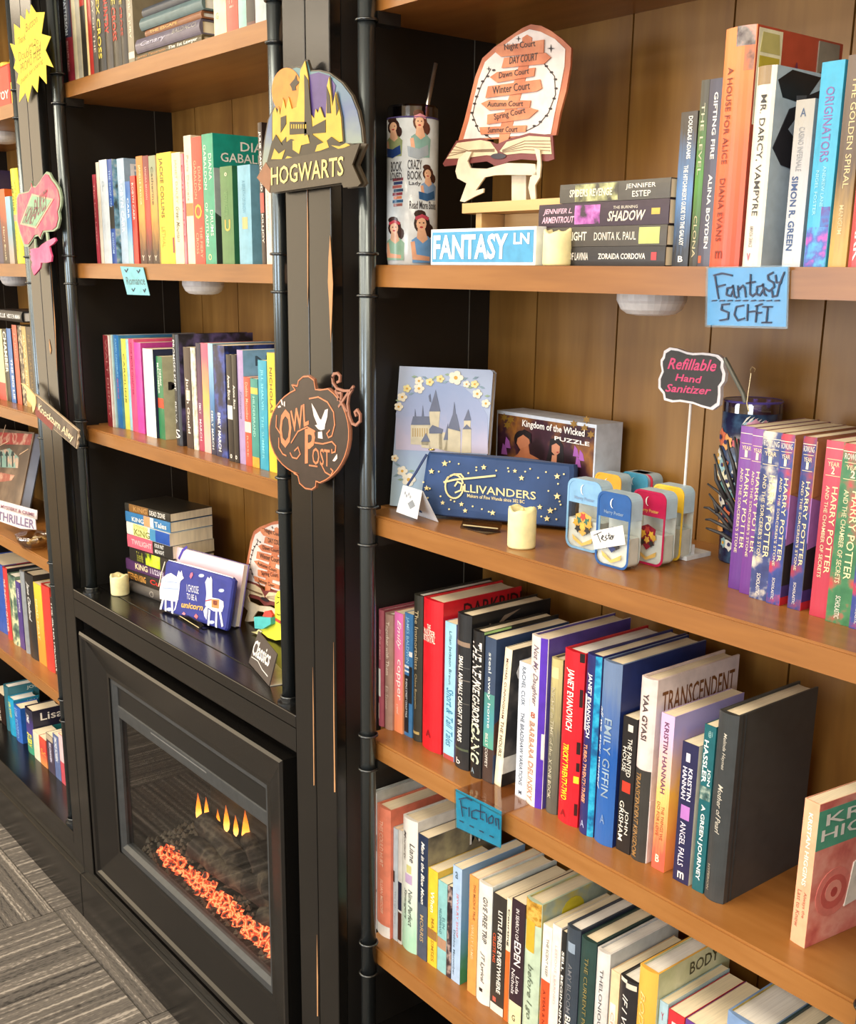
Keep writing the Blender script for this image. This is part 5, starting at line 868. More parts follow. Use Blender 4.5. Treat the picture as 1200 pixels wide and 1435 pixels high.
# riser stool
zt = atY(700, 284, .12).z; RW = M('#dcb67c', .45, 0, 'woodx', '#cda468', '#e6c48c')
a, b = atY(640, 290, .10), atY(790, 290, .10); s = root('wooden_riser', ((a.x+b.x)/2, .15, R_S1), 'small pale wooden riser under the arched plaque', 'riser')
G().prism([(a.x, .115), (a.x+.012, .1), (b.x, .1), (b.x, .2), (a.x+.012, .2), (a.x, .185)], lambda p, q, d: Vector((p, q, d)), zt-.013, zt).out('top', RW, s)
for x in (a.x+.03, b.x-.05): box('leg', (x, .11, R_S1+.0003), (x+.012, .19, zt-.0135), RW, s)
box('back_rail', (a.x+.045, .15, R_S1+.0003), (b.x-.052, .162, zt-.0135), RW, s)
# court plaque on its easel
def plaque(pl, par, q, full=True):
    PKW = M('#c0704c', .5, 0, 'art', '#b06444', '#cc8058', 20.)
    fr = q([(440,700),(470,600),(500,480),(525,380),(560,290),(620,235),(700,180),(760,140),(800,123),(850,130),(900,155),(960,200),(1000,240),(995,330),(975,450),(945,560),(925,670)])
    bk = q([(372,812),(440,698),(560,685),(640,715),(700,690),(800,660),(915,672),(922,790),(890,800),(760,790),(700,800),(640,828),(590,800),(380,825)])
    pl.poly(par, 'frame', fr, PKW, 0, .004)
    pl.poly(par, 'panel', q([(468,690),(495,600),(520,490),(545,390),(575,310),(640,250),(730,180),(795,148),(850,160),(920,195),(972,245),(968,330),(945,450),(920,560),(900,665)]), M('#e8dcd4', .6), .0041, .005)
    pl.poly(par, 'book_base', bk, M('#7c3c38', .5), .0042, .0075)
    pl.poly(par, 'book_page', q([(392,788),(445,710),(560,695),(610,705),(645,755),(640,775),(590,770),(480,785)]), M('#e0cda8', .6), .0076, .0085)
    pl.poly(par, 'book_page', q([(655,750),(690,705),(800,675),(905,682),(912,765),(860,765),(760,760),(690,768)]), M('#e0cda8', .6), .0076, .0085)
    pl.stroke(par, 'page_lines', [q([(400+12*i, 775-i*16), (520, 705+i*8+(8-i)*5), (630, 740+i*4)]) for i in range(4)]+[q([(670, 745+i*4), (780, 700+i*14), (905, 700+i*16)]) for i in range(4)], .0007, M('#8a6c50', .6), .0086)
    pl.poly(par, 'book_spine', q(ell(650, 775, 38, 14, 14)), M('#33282a', .4), .0087, .0092)
    SG = M('#cc7850', .5, 0, 'art', '#bc6840', '#d88c60', 26.); BLK = M('#33241e', .5)
    pl.poly(par, 'sign_pole', q([(762,190),(785,175),(810,190),(800,300),(770,420),(730,560),(685,720),(645,735),(650,640),(690,500),(730,380),(755,290)]), SG, .0051, .006)
    for (p, tt, a1, b1, c1) in (([(640,235),(872,200),(870,265),(660,285),(632,262)], 'Night Court', (680,262), (835,243), (672,222)), ([(675,290),(880,265),(906,288),(872,320),(662,340)], 'DAY COURT', (702,322), (842,302), (702,285)), ([(604,385),(640,360),(828,338),(822,380),(640,412)], 'Dawn Court', (650,392), (800,368), (648,362)),
        ([(595,430),(852,396),(862,440),(835,455),(582,488)], 'Winter Court', (622,470), (805,445), (618,432)), ([(560,515),(600,497),(806,500),(800,535),(600,548)], 'Autumn Court', (592,532), (770,528), (592,505)), ([(592,570),(800,535),(842,548),(795,590),(590,618)], 'Spring Court', (630,605), (785,570), (622,568)), ([(552,632),(785,622),(780,655),(560,668)], 'Summer Court', (595,660), (742,655), (595,632))):
        pl.poly(par, 'arrow_board', q(p), SG, .0061, .0075); pl.text(par, tt, q([a1])[0], q([b1])[0], q([c1])[0], BLK, .008, .01, .15)
    for ln in (q([(605,345),(560,420),(530,500),(515,570),(545,650),(605,685)]), q([(870,320),(920,380),(925,470),(890,560),(840,620),(780,650)])): pl.stroke(par, 'laurel', [ln], .001, BLK, .0052)
    for (x, y) in ((620,350),(590,380),(565,405),(545,440),(535,480),(525,515),(512,560),(520,595),(535,625),(560,650),(585,672),(880,330),(905,360),(925,395),(928,440),(918,490),(900,540),(880,575),(850,605),(820,625)):
        pl.poly(par, 'leaf', q(ell(x, y, 9, 6, 6)), BLK, .0053, .0058)
    for (x, y, r_) in ((742,195,14),(903,243,20),(595,343,12)): pl.poly(par, 'star', q(star(x, y, r_, 4, .25)), BLK, .0053, .0058)
    EZ = M('#e6d8bc', .5); FT = .0125
    pl.poly(par, 'easel_arm', q([(445,850),(460,790),(500,752),(526,755),(505,800),(520,835),(600,838),(700,810),(800,812),(838,815),(848,870),(700,868),(640,870),(590,880),(545,945),(585,935),(583,955),(540,975),(490,1002),(468,998),(500,910),(455,885)]), EZ, .0095, FT)
    pl.poly(par, 'easel_arm', q([(835,735),(862,745),(868,820),(862,880),(838,920),(842,998),(820,998),(805,930),(815,880),(845,850),(850,800)]), EZ, .0095, FT)
    pl.poly(par, 'easel_back', q([(694,868),(765,862),(765,998),(694,998)]), EZ, -.012, -.001)
PLy = Pl((atY(637, 284, .14).x, .135, zt), (atY(780, 284, .19).x, .165, zt), .0)
q1 = lambda p: zm(520, 0, 3.53, p)
s = root('arched_plaque', tuple(PLy.o+PLy.ex*.1), 'arched wooden plaque of signpost boards on the riser beside the tumbler', 'plaque'); plaque(PLy, s, q1)
# ---- second shelf of the right tower
zz = R_S2
A_ = atZ(546.5, 705, zz); B_ = atZ(690, 716, zz); A_ = Vector((-1.378, .104, zz+.0004)); PJ = Pl((A_.x, A_.y, zz+.0006), (A_.x+math.cos(.5)*.2, A_.y+math.sin(.5)*.2, zz), .12, .016)
s = root('castle_notebook', tuple(PJ.o), 'pale blue notebook with watercolour castle and flower wreath, leaning in the corner', 'notebook')
J = lambda p: zm(520, 480, 3.3333, p)
PJ.cl = True
crn = PJ.L(J([(90,745),(520,800),(572,140),(560,128),(135,110)])); crn[0] = (crn[0][0], .0); crn[1] = (crn[2][0]-.002, 0.)
PJ.lpoly(s, 'cover', crn, M('#a9b9d8', .5, 0, 'grad', '#a9c4d8', '#98aad2'), -.001, .001); PJ.lpoly(s, 'pages', [(x*.985+.001, y*.985+.0015) for x, y in crn], PAGESW, -.013, -.0012); PJ.lpoly(s, 'back_cover', crn, M('#b8c4dc', .5), -.0155, -.0132)
PJ.poly(s, 'sky_oval', J([(118,500),(118,330),(160,240),(240,190),(330,180),(430,205),(505,270),(545,340),(548,520)]), M('#8fa2cc', .5, 0, 'grad', '#bcb8d4', '#9aa8d0'), .0011, .0014)
ST = M('#cfc8b0', .5); RF = M('#66708c', .5)
for p in ([(188,385),(278,380),(272,480),(188,475)], [(275,320),(325,320),(318,405),(275,400)], [(275,405),(335,405),(335,500),(275,490)], [(362,400),(420,400),(420,515),(345,505)], [(430,400),(470,400),(470,515),(425,515)], [(437,365),(468,365),(466,405),(437,405)], [(238,462),(278,462),(278,495),(238,490)], [(320,420),(360,420),(360,505),(320,500)]):
    PJ.poly(s, 'castle_wall', J(p), ST, .0015, .002)
for p in ([(190,385),(200,345),(275,345),(280,385)], [(275,322),(305,222),(327,322)], [(275,405),(290,385),(340,405),(335,425),(275,425)], [(362,400),(385,335),(402,335),(420,415)], [(385,335),(392,278),(399,335)], [(436,365),(457,312),(470,362)], [(430,405),(450,382),(473,405)], [(237,463),(260,422),(279,463)], [(342,455),(362,378),(362,455)], [(206,345),(209,310),(213,345)], [(240,345),(245,295),(250,345)], [(272,250),(280,240),(284,280),(276,275)]):
    PJ.poly(s, 'castle_roof', J(p), RF, .0021, .0026)
for i in range(7): PJ.poly(s, 'castle_window', J([(196+i*11, 400), (201+i*11, 400), (201+i*11, 440), (196+i*11, 440)]), M('#b8a070', .5), .0021, .0024)
def blossom(x, y, r_, c1, c2):
    for k in range(5): PJ.poly(s, 'petal', J(ell(x+r_*.55*math.cos(k*1.257), y+r_*.55*math.sin(k*1.257), r_*.45, r_*.4, 8)), M(c1, .5), .0024+k*.0001, .0028+k*.0001)
    PJ.poly(s, 'flower_centre', J(ell(x, y, r_*.25, r_*.25, 8)), M(c2, .5), .0031, .0035)
for x, y, r_ in ((150,255,24),(172,215,20),(228,215,26),(228,180,22),(278,185,20),(327,170,20),(400,165,36),(450,195,18),(500,240,24),(488,195,20),(540,285,22),(133,300,22),(115,540,18),(150,600,26),(180,640,34)):
    blossom(x, y, r_, '#ece8d8' if r_ != 20 else '#e6dca0', '#d8a840')
for x, y, a_ in ((130,270,1),(190,240,2),(255,165,0),(300,165,3),(360,150,1),(440,170,2),(520,210,0),(465,210,1),(350,185,2),(205,160,1),(490,165,2),(545,250,1),(125,570,0),(140,640,1),(120,620,2),(190,600,1)):
    PJ.poly(s, 'leaf', J([(x-14, y+6*(a_-1)), (x, y-6), (x+16, y-5*(a_-1)), (x, y+6)]), M('#8fa890' if a_ % 2 else '#7f9cb0', .5), .0016, .002)
# puzzle box
f_y = .232; A_ = atY(697, 575, f_y); zt_ = A_.z; B_ = atZ(836.5, 596, zt_); C_ = atZ(867.5, 592.5, zt_)
PB = Pl((A_.x, A_.y, zz+.0005), (B_.x, B_.y, zz)); hB = zt_-zz; wB = PB.w; dB = min(.055, (BACK-B_.y-.004))

s = root('puzzle_box', tuple(PB.o), 'white jigsaw box with a dark romantic picture, behind the navy pouch', 'box')
G().prism([(0, 0), (wB, 0), (wB, hB), (0, hB)], PB.fn, -dB, 0).out('box', M('#c8d2e2', .5), s)
PB.lpoly(s, 'picture', [(.003, .003), (wB-.003, .003), (wB-.003, hB-.005), (.003, hB-.005)], M('#3f2430', .3, 0, 'art', '#241418', '#8c5c2c', 16.), 0, .0006)
def bp(name, pts, col, d): PB.poly(s, name, J(pts), M(col, .4) if isinstance(col, str) else col, d, d+.0004)
bp('portrait_hair', ell(705, 450, 34, 40, 14), '#1c1416', .0007); bp('portrait_face', [(690,440),(712,415),(740,430),(745,470),(725,500),(700,498),(684,470)], '#b07050', .0011); bp('portrait_neck', [(705,495),(740,480),(745,520),(790,545),(660,540),(690,520)], '#a86848', .0012)
bp('portrait_hair', [(690,425),(720,405),(752,425),(752,470),(742,450),(715,430),(690,445)], '#1a1214', .0015)
bp('portrait_hair', [(840,450),(880,445),(900,480),(905,560),(820,555),(835,500)], '#1a1214', .0007); bp('portrait_face', [(848,480),(868,470),(886,485),(884,515),(866,530),(848,510)], '#c08468', .0011); bp('portrait_lips', ell(876, 512, 6, 3, 8), '#a02830', .0015); bp('portrait_neck', [(850,525),(872,528),(870,560),(845,560)], '#c08468', .0012)
for x, y in ((640,470),(625,500),(970,560),(985,530),(960,510)): bp('crystal', [(x-14,y+20),(x-6,y-30),(x+8,y-10),(x+14,y+24)], '#9c58a8', .0008)
for x, y in ((625,350),(655,360),(1000,400),(1030,430),(950,380),(640,385),(1010,360)): bp('gold_leaf', star(x, y, 20, 6, .5), '#8c6a28', .0008)
PB.text(s, 'Kingdom of the Wicked', J([(712,400)])[0], J([(1010,452)])[0], J([(706,358)])[0], M('#f2eeea', .4), .0018, .02, .3); PB.text(s, 'PUZZLE', J([(862,455)])[0], J([(1025,485)])[0], J([(862,436)])[0], M('#f2eeea', .4), .0018, .02)
# navy star pouch
A_ = atZ(588, 726, zz); B_ = atZ(797, 746, zz); PP = Pl((A_.x, A_.y, zz+.0016), (B_.x, B_.y, zz), .16, .023)
s = root('zip_pouch', tuple(PP.o), 'navy zip pouch with gold stars and large gold lettering', 'pouch')
PP.cl = True
oc = PP.L(J([(222,790),(245,825),(600,850),(870,885),(930,870),(948,600),(945,572),(270,512),(262,530)]))
n = 10; NV = M('#2c4878', .75, 0, 'art', '#26406c', '#34528a', 8.)
cx_ = sum(p[0] for p in oc)/len(oc); cy_ = sum(p[1] for p in oc)/len(oc); g = G()
def puff(o_, k, d): return [PP.fn(cx_+(x-cx_)*k, max(.0008, cy_+(y-cy_)*k), d) for x, y in o_]
lv = [puff(oc, .985, -.022), puff(oc, 1.02, -.016), puff(oc, 1.02, -.008), puff(oc, 1., -.002), puff(oc, .95, .0015), puff(oc, .7, .0035)]
N_ = len(oc); v = [p for l in lv for p in l]; fcs = [(k*N_+i, k*N_+(i+1) % N_, (k+1)*N_+(i+1) % N_, (k+1)*N_+i) for k in range(len(lv)-1) for i in range(N_)]+[list(range(N_))[::-1], [(len(lv)-1)*N_+i for i in range(N_)]]
obj('fabric_body', v, fcs, NV, s)
PP.stroke(s, 'zip', [J([(275,518),(500,530),(700,545),(940,578)])], .005, M('#1c2a4c', .5), -.006, .003); PP.stroke(s, 'zip_pull', [J([(262,525),(235,570),(215,605),(175,665)])], .003, M('#22386c', .6), .001, .003)
G().torus(PP.fn(*PP.loc(*J([(282,500)])[0]), -.002), .004, .0012, 14, 6).out('zip_ring', M('#c8a860', .25, .9), s)
GF = M('#e2d296', .35); dz = .0045
for x, y, r_ in ((350,565,16),(288,602,14),(532,583,14),(677,600,11),(708,633,14),(874,625,15),(874,718,17),(265,680,13),(340,748,11),(428,755,12),(445,785,12),(573,795,14),(793,768,13),(842,785,16),(826,822,15)):
    PP.poly(s, 'gold_star', J(star(x, y, r_, 5)), GF, dz-.001, dz+.0005)
for x, y in ((373,557),(415,567),(497,583),(497,597),(590,598),(645,587),(648,602),(725,603),(748,590),(785,632),(822,605),(905,615),(878,660),(833,693),(885,742),(890,757),(865,777),(280,682),(250,652),(322,603),(330,718),(378,735),(395,742),(370,778),(480,765),(523,778),(555,790),(800,812),(870,825),(460,610),(270,725)):
    PP.poly(s, 'gold_dot', J(ell(x, y, 4.5, 4.5, 6)), GF, dz-.001, dz+.0003)
PP.text(s, 'LLIVANDERS', J([(440,697)])[0], J([(775,735)])[0], J([(440,660)])[0], GF, dz+.0006, .01)
PP.stroke(s, 'gold_initial', [J(ell(395, 672, 42, 55, 22)), J([(437,630),(425,615),(395,615),(365,630),(350,655)]), J([(400,700),(425,690),(430,660),(410,650),(398,670)])], .0024, GF, dz+.0002)
PP.stroke(s, 'gold_wand', [J([(348,652),(400,640),(480,633),(585,622)])], .0028, GF, dz+.0006)
PP.text(s, 'Makers of Fine Wands since 382 BC', J([(455,722)])[0], J([(722,752)])[0], J([(455,706)])[0], GF, dz+.0006, .01)
# folded price card
z6 = J; A_ = atZ(556, 725, zz); B_ = atZ(585, 735.5, zz); PC = Pl((A_.x, A_.y, zz+.0004), (B_.x, B_.y, zz), .22, .037)
s = root('price_card', tuple(PC.o), 'small folded white price card with faint print at the shelf edge', 'card')
h_ = PC.loc(570, 681)[1]; w_ = PC.w; x0_ = PC.loc(566, 680)[0]*.5
PC.lpoly(s, 'front_leaf', [(0, 0), (w_, 0), (w_*.98, h_), (.004, h_)], M('#e9edf2', .6), 0, .0008)
top = PC.fn(0, h_); G().add([PC.fn(.004, h_-.0004, -.0002), PC.fn(w_*.98, h_-.0004, -.0002), PC.fn(w_+.002, 0, -.036), PC.fn(0, 0, -.036), PC.fn(.004, h_, -.001), PC.fn(w_*.98, h_, -.001), PC.fn(w_+.002, 0, -.037), PC.fn(0, 0, -.037)], [(0,1,2,3),(7,6,5,4),(0,4,5,1),(1,5,6,2),(2,6,7,3),(3,7,4,0)]).out('back_leaf', M('#e2e8f0', .6), s)
PC.lpoly(s, 'code_patch', [(w_*.45, h_*.42), (w_*.62, h_*.25), (w_*.82, h_*.42), (w_*.64, h_*.6)], M('#8f959c', .6), .0009, .0011)
for i in range(4): PC.lpoly(s, 'print_mark', ell(w_*(.25+.09*i), h_*(.75-.08*(i % 2)), .0025, .0025, 8), M('#a8adb4', .6), .0009, .0011)
# acrylic holders
def holder(pts, zr, label):
    A_ = atZ(*pts[0], zr); B_ = atZ(*pts[1], zr); P_ = Pl((A_.x, A_.y, zr+.0004), (B_.x, B_.y, zr), .9); s = root('acrylic_stand', tuple(P_.o), label, 'stand')
    h = P_.loc(*pts[2])[1]; P_.lpoly(s, 'lip', [(0, 0), (P_.w, 0), (P_.w, h), (0, h)], M('#d9d2c4', .08, 0, 'glass', sc=30.), 0, .0025)
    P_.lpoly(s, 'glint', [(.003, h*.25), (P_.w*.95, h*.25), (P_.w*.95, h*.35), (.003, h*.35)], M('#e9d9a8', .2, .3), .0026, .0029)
    box('foot', (A_.x, A_.y+.004, zr+.0002), (B_.x, A_.y+.03, zr+.002), M('#d9d2c4', .08, 0, 'glass', sc=10.), s)
holder([(645.4,741),(700,747),(649,728)], zz, 'clear acrylic display stand lip in front of the navy star pouch')
holder([(250,866),(279,884),(254,857)], MANT, 'clear acrylic display stand lip in front of the llama pouch')
# hand sanitizers
def sanitizer(u0, v0, u1, vt, rim, label, tester=False, crest=None, back=False):
    if back: A_ = atZ(u0, vt, zz+.0875); A_ = Vector((A_.x, min(A_.y, .27), zz)); B_ = A_+Vector((.05, 0, 0))
    else:
        A_ = atZ(u0, v0, zz); B_ = Vector((atY(u1, v0+8, A_.y).x, A_.y, zz))
    P_ = Pl((A_.x, A_.y, zz+.0004), (B_.x, B_.y, zz)); w_ = P_.w; h = (atY(u0+3, vt, A_.y).z-zz) if not back else .088; d = .021
    s = root('hand_sanitizer', tuple(P_.o), label, 'bottle', 'small hand sanitizers in coloured frames')
    def rr(x0, y0, x1, y1, r_, n=5):
        o = []
        for cx, cy, a0 in ((x1-r_, y0+r_, 270), (x1-r_, y1-r_, 0), (x0+r_, y1-r_, 90), (x0+r_, y0+r_, 180)): o += ell(cx, cy, r_, r_, n, a0, a0+90)[:n+1]
        return o
    hc = h*.66; R_ = w_*.2
    top = [p for p in rr(0, hc, w_, h, R_) if 1]; top = [(0, hc), (w_, hc)]+[p for p in rr(0, hc-R_*2, w_, h, R_) if p[1] > hc+R_*.2]
    bot = [(w_, hc-.0004), (0, hc-.0004)]+[p for p in rr(0, 0, w_, hc+R_*2, R_) if p[1] < hc-R_*.2]
    bot = sorted(set(bot), key=lambda p: math.atan2(p[1]-hc*.5, p[0]-w_*.5)); top = sorted(set(top), key=lambda p: math.atan2(p[1]-(hc+h)/2, p[0]-w_*.5))
    P_.lpoly(s, 'cap', top, M('#b4d0e2', .3), -d, 0); P_.lpoly(s, 'cap_face', top, M(rim, .35), .0001, .0006)
    P_.lpoly(s, 'bottle', bot, M('#f6f8f7', .1, 0, 'glass', sc=8.), -d, 0)
    lq = [(x*.94+w_*.03, .002+y*.62) for x, y in bot]; P_.lpoly(s, 'gel', lq, M('#e2e6e2', .25), -d+.002, -.002)
    P_.lpoly(s, 'back_panel', [(x*.96+w_*.02, y*.96+.002) for x, y in bot], M('#eef0f0', .5), -d-.0012, -d-.0004)
    full = rr(0, 0, w_, h, R_); inn = rr(w_*.05, w_*.05, w_*.95, h-w_*.05, R_*.9); g = G(); k = len(full)
    vv = [P_.fn(x, y, .0006) for x, y in full]+[P_.fn(x, y, .0006) for x, y in inn]+[P_.fn(x, y, .0012) for x, y in full]+[P_.fn(x, y, .0012) for x, y in inn]
    ff = [(2*k+i, 2*k+(i+1) % k, 3*k+(i+1) % k, 3*k+i) for i in range(k)]+[(i, (i+1) % k, 2*k+(i+1) % k, 2*k+i) for i in range(k)]+[(k+i, 3*k+i, 3*k+(i+1) % k, k+(i+1) % k) for i in range(k)]
    obj('coloured_rim', vv, ff, M(rim, .35), s)
    P_.lpoly(s, 'moon', ell(w_*.48, h*.86, w_*.09, w_*.11, 14, 90, 270)+ell(w_*.47, h*.86, w_*.045, w_*.1, 8, 270, 90)[::1], M('#e6ecf2', .4), .0013, .0016)
    pt(P_, s, 'Harry Potter', w_*.22, w_*.8, h*.70, h*.76, M('#d9a860' if rim == '#b01c4c' else '#7f98b8', .4), .0015, .02)
    c1, c2 = crest or ('#d0a040', '#8c5a30'); cy = h*.33
    P_.lpoly(s, 'crest', [(w_*.28, h*.5), (w_*.5, h*.55), (w_*.74, h*.5), (w_*.7, h*.3), (w_*.5, h*.2), (w_*.3, h*.3)], M(c1, .4), .0008, .0012)
    for k2, (x, y, cc) in enumerate(((.38, .42, c2), (.62, .42, c2), (.5, .34, '#e0b850'), (.36, .3, '#33302e'), (.64, .3, '#33302e'), (.5, .48, '#c04840'), (.3, .38, '#c8a040'), (.7, .38, '#c8a040'))):
        P_.lpoly(s, 'crest_detail', star(w_*x, h*y, w_*.1, 5, .55), M(cc, .4), .0013+k2*.00005, .0016+k2*.00005)
    P_.lpoly(s, 'ribbon', [(w_*.2, h*.2), (w_*.5, h*.1), (w_*.8, h*.2), (w_*.78, h*.13), (w_*.5, h*.06), (w_*.24, h*.13)], M('#d9b464', .4), .0013, .0016)
    if tester:
        P_.poly(s, 'tester_label', zm(780, 640, 5.217, [(258,547),(495,500),(515,640),(290,676)]), M('#eeeeea', .7), .002, .0026)
        P_.stroke(s, 'handwriting', [zm(780, 640, 5.217, q_) for q_ in ([(285,572),(340,548)], [(310,562),(335,622)], [(345,595),(358,578),(348,572),(340,598),(362,610)], [(378,570),(368,590),(385,595),(368,612)], [(395,555),(398,600)], [(388,575),(408,570)], [(405,592),(415,575),(405,600),(418,602)], [(420,572),(422,598),(432,572)])], .0009, M('#22242c', .5), .0027)
sanitizer(835, 0, 0, 661, '#e8b030', 'yellow topped hand sanitizer in the back row', back=True); sanitizer(872, 0, 0, 660, '#4c9cc0', 'teal topped hand sanitizer in the back row', back=True); sanitizer(893, 0, 0, 658, '#c02440', 'red topped hand sanitizer at the very back', back=True)
sanitizer(910, 777, 953.5, 676, '#e8c23c', 'front row yellow framed hand sanitizer beside the maroon one', crest=('#33302c', '#d8b04c'))
sanitizer(883, 785, 929, 683, '#b01c4c', 'maroon framed hand sanitizer between blue and yellow ones', crest=('#8c1c34', '#e0b840'))
sanitizer(793, 765, 840, 668, '#7fb0d8', 'light blue framed hand sanitizer leftmost by the pouch', crest=('#d8a850', '#3c6c5c'))
sanitizer(834, 789, 880.5, 686, '#1c5498', 'royal blue framed hand sanitizer with a Tester label', tester=True, crest=('#2c3c70', '#8c94b0'))
# chalkboard sign on a stick
z7 = lambda p: zm(820, 460, 3.158, p); PS = yplane(.2)
s = root('chalkboard_sign', tuple(atY(968, 575, .19)), 'small scalloped chalkboard sign on a white stick with pink writing', 'sign')
so = z7([(335,140),(345,125),(350,100),(375,85),(410,90),(450,105),(480,110),(520,108),(560,112),(590,118),(615,140),(612,170),(622,200),(618,235),(600,260),(600,300),(595,340),(565,362),(520,350),(480,335),(450,330),(420,325),(385,328),(350,318),(345,290),(325,265),(325,225),(340,190),(335,160)])
PS.poly(s, 'white_edge', so, M('#ece8ea', .5), -.006, 0); PS.poly(s, 'board_face', inset(so, .91, 967, 529), M('#33302f', .5), .0001, .001)
PK = M('#e0487c', .5)
for tt, a1, b1, c1 in (('Refillable', (368,180), (582,192), (374,130)), ('Hand', (402,232), (522,245), (402,200)), ('Sanitizer', (358,280), (560,295), (362,245))):
    PS.text(s, tt, z7([a1])[0], z7([b1])[0], z7([c1])[0], PK, .0014, .02, .25)
a, b = atY(965.5, 566, .204), atY(952, 752, .204); b.z = zz+.018; a.y = b.y = .208; G().tube([a, b], .0018, 8).out('stick', M('#e6e4e2', .5), s)
c = Vector((b.x+.01, .2, zz)); G().prism([(c.x-.042, .2), (c.x+.008, .2), (c.x+.008, .25), (c.x-.042, .25)], lambda p, q, d: Vector((p, q, d)), zz+.0004, zz+.006).out('base', M('#dfe6ee', .4), s)
G().prism([(c.x-.024, .202), (c.x+.004, .202), (c.x+.004, .22), (c.x-.024, .22)], lambda p, q, d: Vector((p, q, d)), zz+.0062, zz+.019).out('socket', M('#dfe6ee', .4), s)
# patterned tumbler
yc = .26; a = atY(1014, 560, yc); b = atY(1101, 560, yc); cx = (a.x+b.x)/2; ang = math.atan2(-cx, yc-CAMY); r = (b.x-a.x)/2*math.cos(ang)*.98; H = atY(1056, 560, yc).z-zz
s = root('tumbler', (cx, yc, zz), 'dark floral tumbler with clear violet lid behind the numbered paperbacks', 'tumbler')
G().lathe((cx, yc, zz), [(r*.72, .0004), (r*.75, .003), (r*.8, H*.35), (r*.97, H*.55), (r, H-.015)], 40).out('body', M('#202648', .2, 0, 'art', '#1c2140', '#3f5c7c', 26.), s, smooth=True)
G().lathe((cx, yc, zz), [(r*1.0, H-.0148), (r*1.0, H-.001), (r*.95, H)], 40).out('lid', M('#8478b4', .06, 0, 'glass', sc=25.), s); G().torus((cx, yc, zz+H-.001), r*.98, .0016, 40, 6).out('lid_rim', M('#5c50a0', .2), s)
def rad(b): 
    for (z0_, r0), (z1_, r1) in zip(((0, .75), (.35, .8), (.55, .97), (2, .97)), ((.35, .8), (.55, .97), (.93, 1), (3, 1))):
        if z0_ <= b/H <= z1_: return r*(r0+(r1-r0)*(b/H-z0_)/(z1_-z0_))
    return r
def cf(a_, b_, d=0.): rr = rad(b_)+.0012+d; th = ang+a_/r; return Vector((cx+rr*math.sin(th), yc-rr*math.cos(th), zz+b_))
for k in range(44):
    a_ = random.uniform(-1.3, 1.1)*r; b_ = random.uniform(.02, H-.03); cc = random.choice(['#d8d4b8', '#c86a4c', '#6c9c9c', '#d89cb0', '#e0a060', '#8cb0b8', '#b8484c', '#dcdcd4'])
    rr_ = random.uniform(.006, .013); wrap('print_flower', [(a_+rr_*math.cos(t_*.524)*(1 if t_ % 2 else .72), b_+rr_*math.sin(t_*.524)*(1 if t_ % 2 else .72)) for t_ in range(12)], cf, k*.00004, M(cc, .3), s); wrap('print_flower_centre', [(a_+rr_*.3*math.cos(t_*1.047), b_+rr_*.3*math.sin(t_*1.047)) for t_ in range(6)], cf, .0018+k*.00001, M('#d8a840' if k % 2 else '#30305c', .3), s)
for k in range(14):
    a_ = -.3*r+k*.0042; b_ = H-.028-.0012*k; G().prism([(a_, b_), (a_+.003, b_+.003), (a_+.010, b_+.012), (a_+.005, b_+.009)], cf, .0006, .001).out('print_leaf', M('#e6e6dc', .3), s)
for q_, lb, m_, rr in (([(1042,552),(1016,502)], 'clear drinking straw leaning out of the floral tumbler', M('#6c6c60', .2), .0028), ([(1047,565),(1053,523),(1052,518),(1055,514),(1059,517),(1058,521)], 'thin gold wire photo clip standing in the floral tumbler', M('#cdb890', .25, .8), .0009)):
    s2 = root('straw' if 'straw' in lb else 'wire_clip', tuple(atY(*q_[0], .2)), lb, 'straw' if 'straw' in lb else 'clip')
    G().tube([atY(u, v, .2) for u, v in [(q_[0][0]+3, q_[0][1]+12)]+q_], rr, 8).out('tube', m_, s2)
s = root('twig_ornament', tuple(atZ(1030, 790, zz)), 'black branching twig ornament in front of the floral tumbler', 'ornament')
BT = M('#232326', .5); base = [(1036,735),(1030,700),(1026,680)]
tw = [[(1032,742),(1018,722),(1004,706),(994,692)], [(1034,730),(1022,705),(1008,690),(992,678)], [(1034,718),(1020,690),(1010,665),(1001,636)], [(1033,700),(1022,668),(1014,640),(1009,624)], [(1036,690),(1028,650),(1022,632),(1020,616)], [(1038,680),(1034,640),(1030,612)], [(1026,744),(1008,722),(994,712),(987,711)], [(1030,745),(1010,735),(996,728),(989,728)], [(1018,700),(1004,672),(1003,662),(1002,650)], [(1030,760),(1012,748),(996,742),(990,740)], [(1038,672),(1036,630),(1035,615)], [(1006,718),(1000,700)]]
for q_ in tw:
    pts = [atY(u, v, .165) for u, v in q_]; n_ = len(pts); G().tube(pts, [.0030*(1-.6*i/(n_-1)) for i in range(n_)], 8).out('branch', BT, s, smooth=True)
pp = [atY(1036, 670, .168), atY(1037, 720, .168), atY(1033, 760, .168)]; e = pp[-1].copy(); e.z = zz+.001; G().tube(pp+[e], [.004, .0055, .006, .007], 10).out('stem', BT, s, smooth=True)
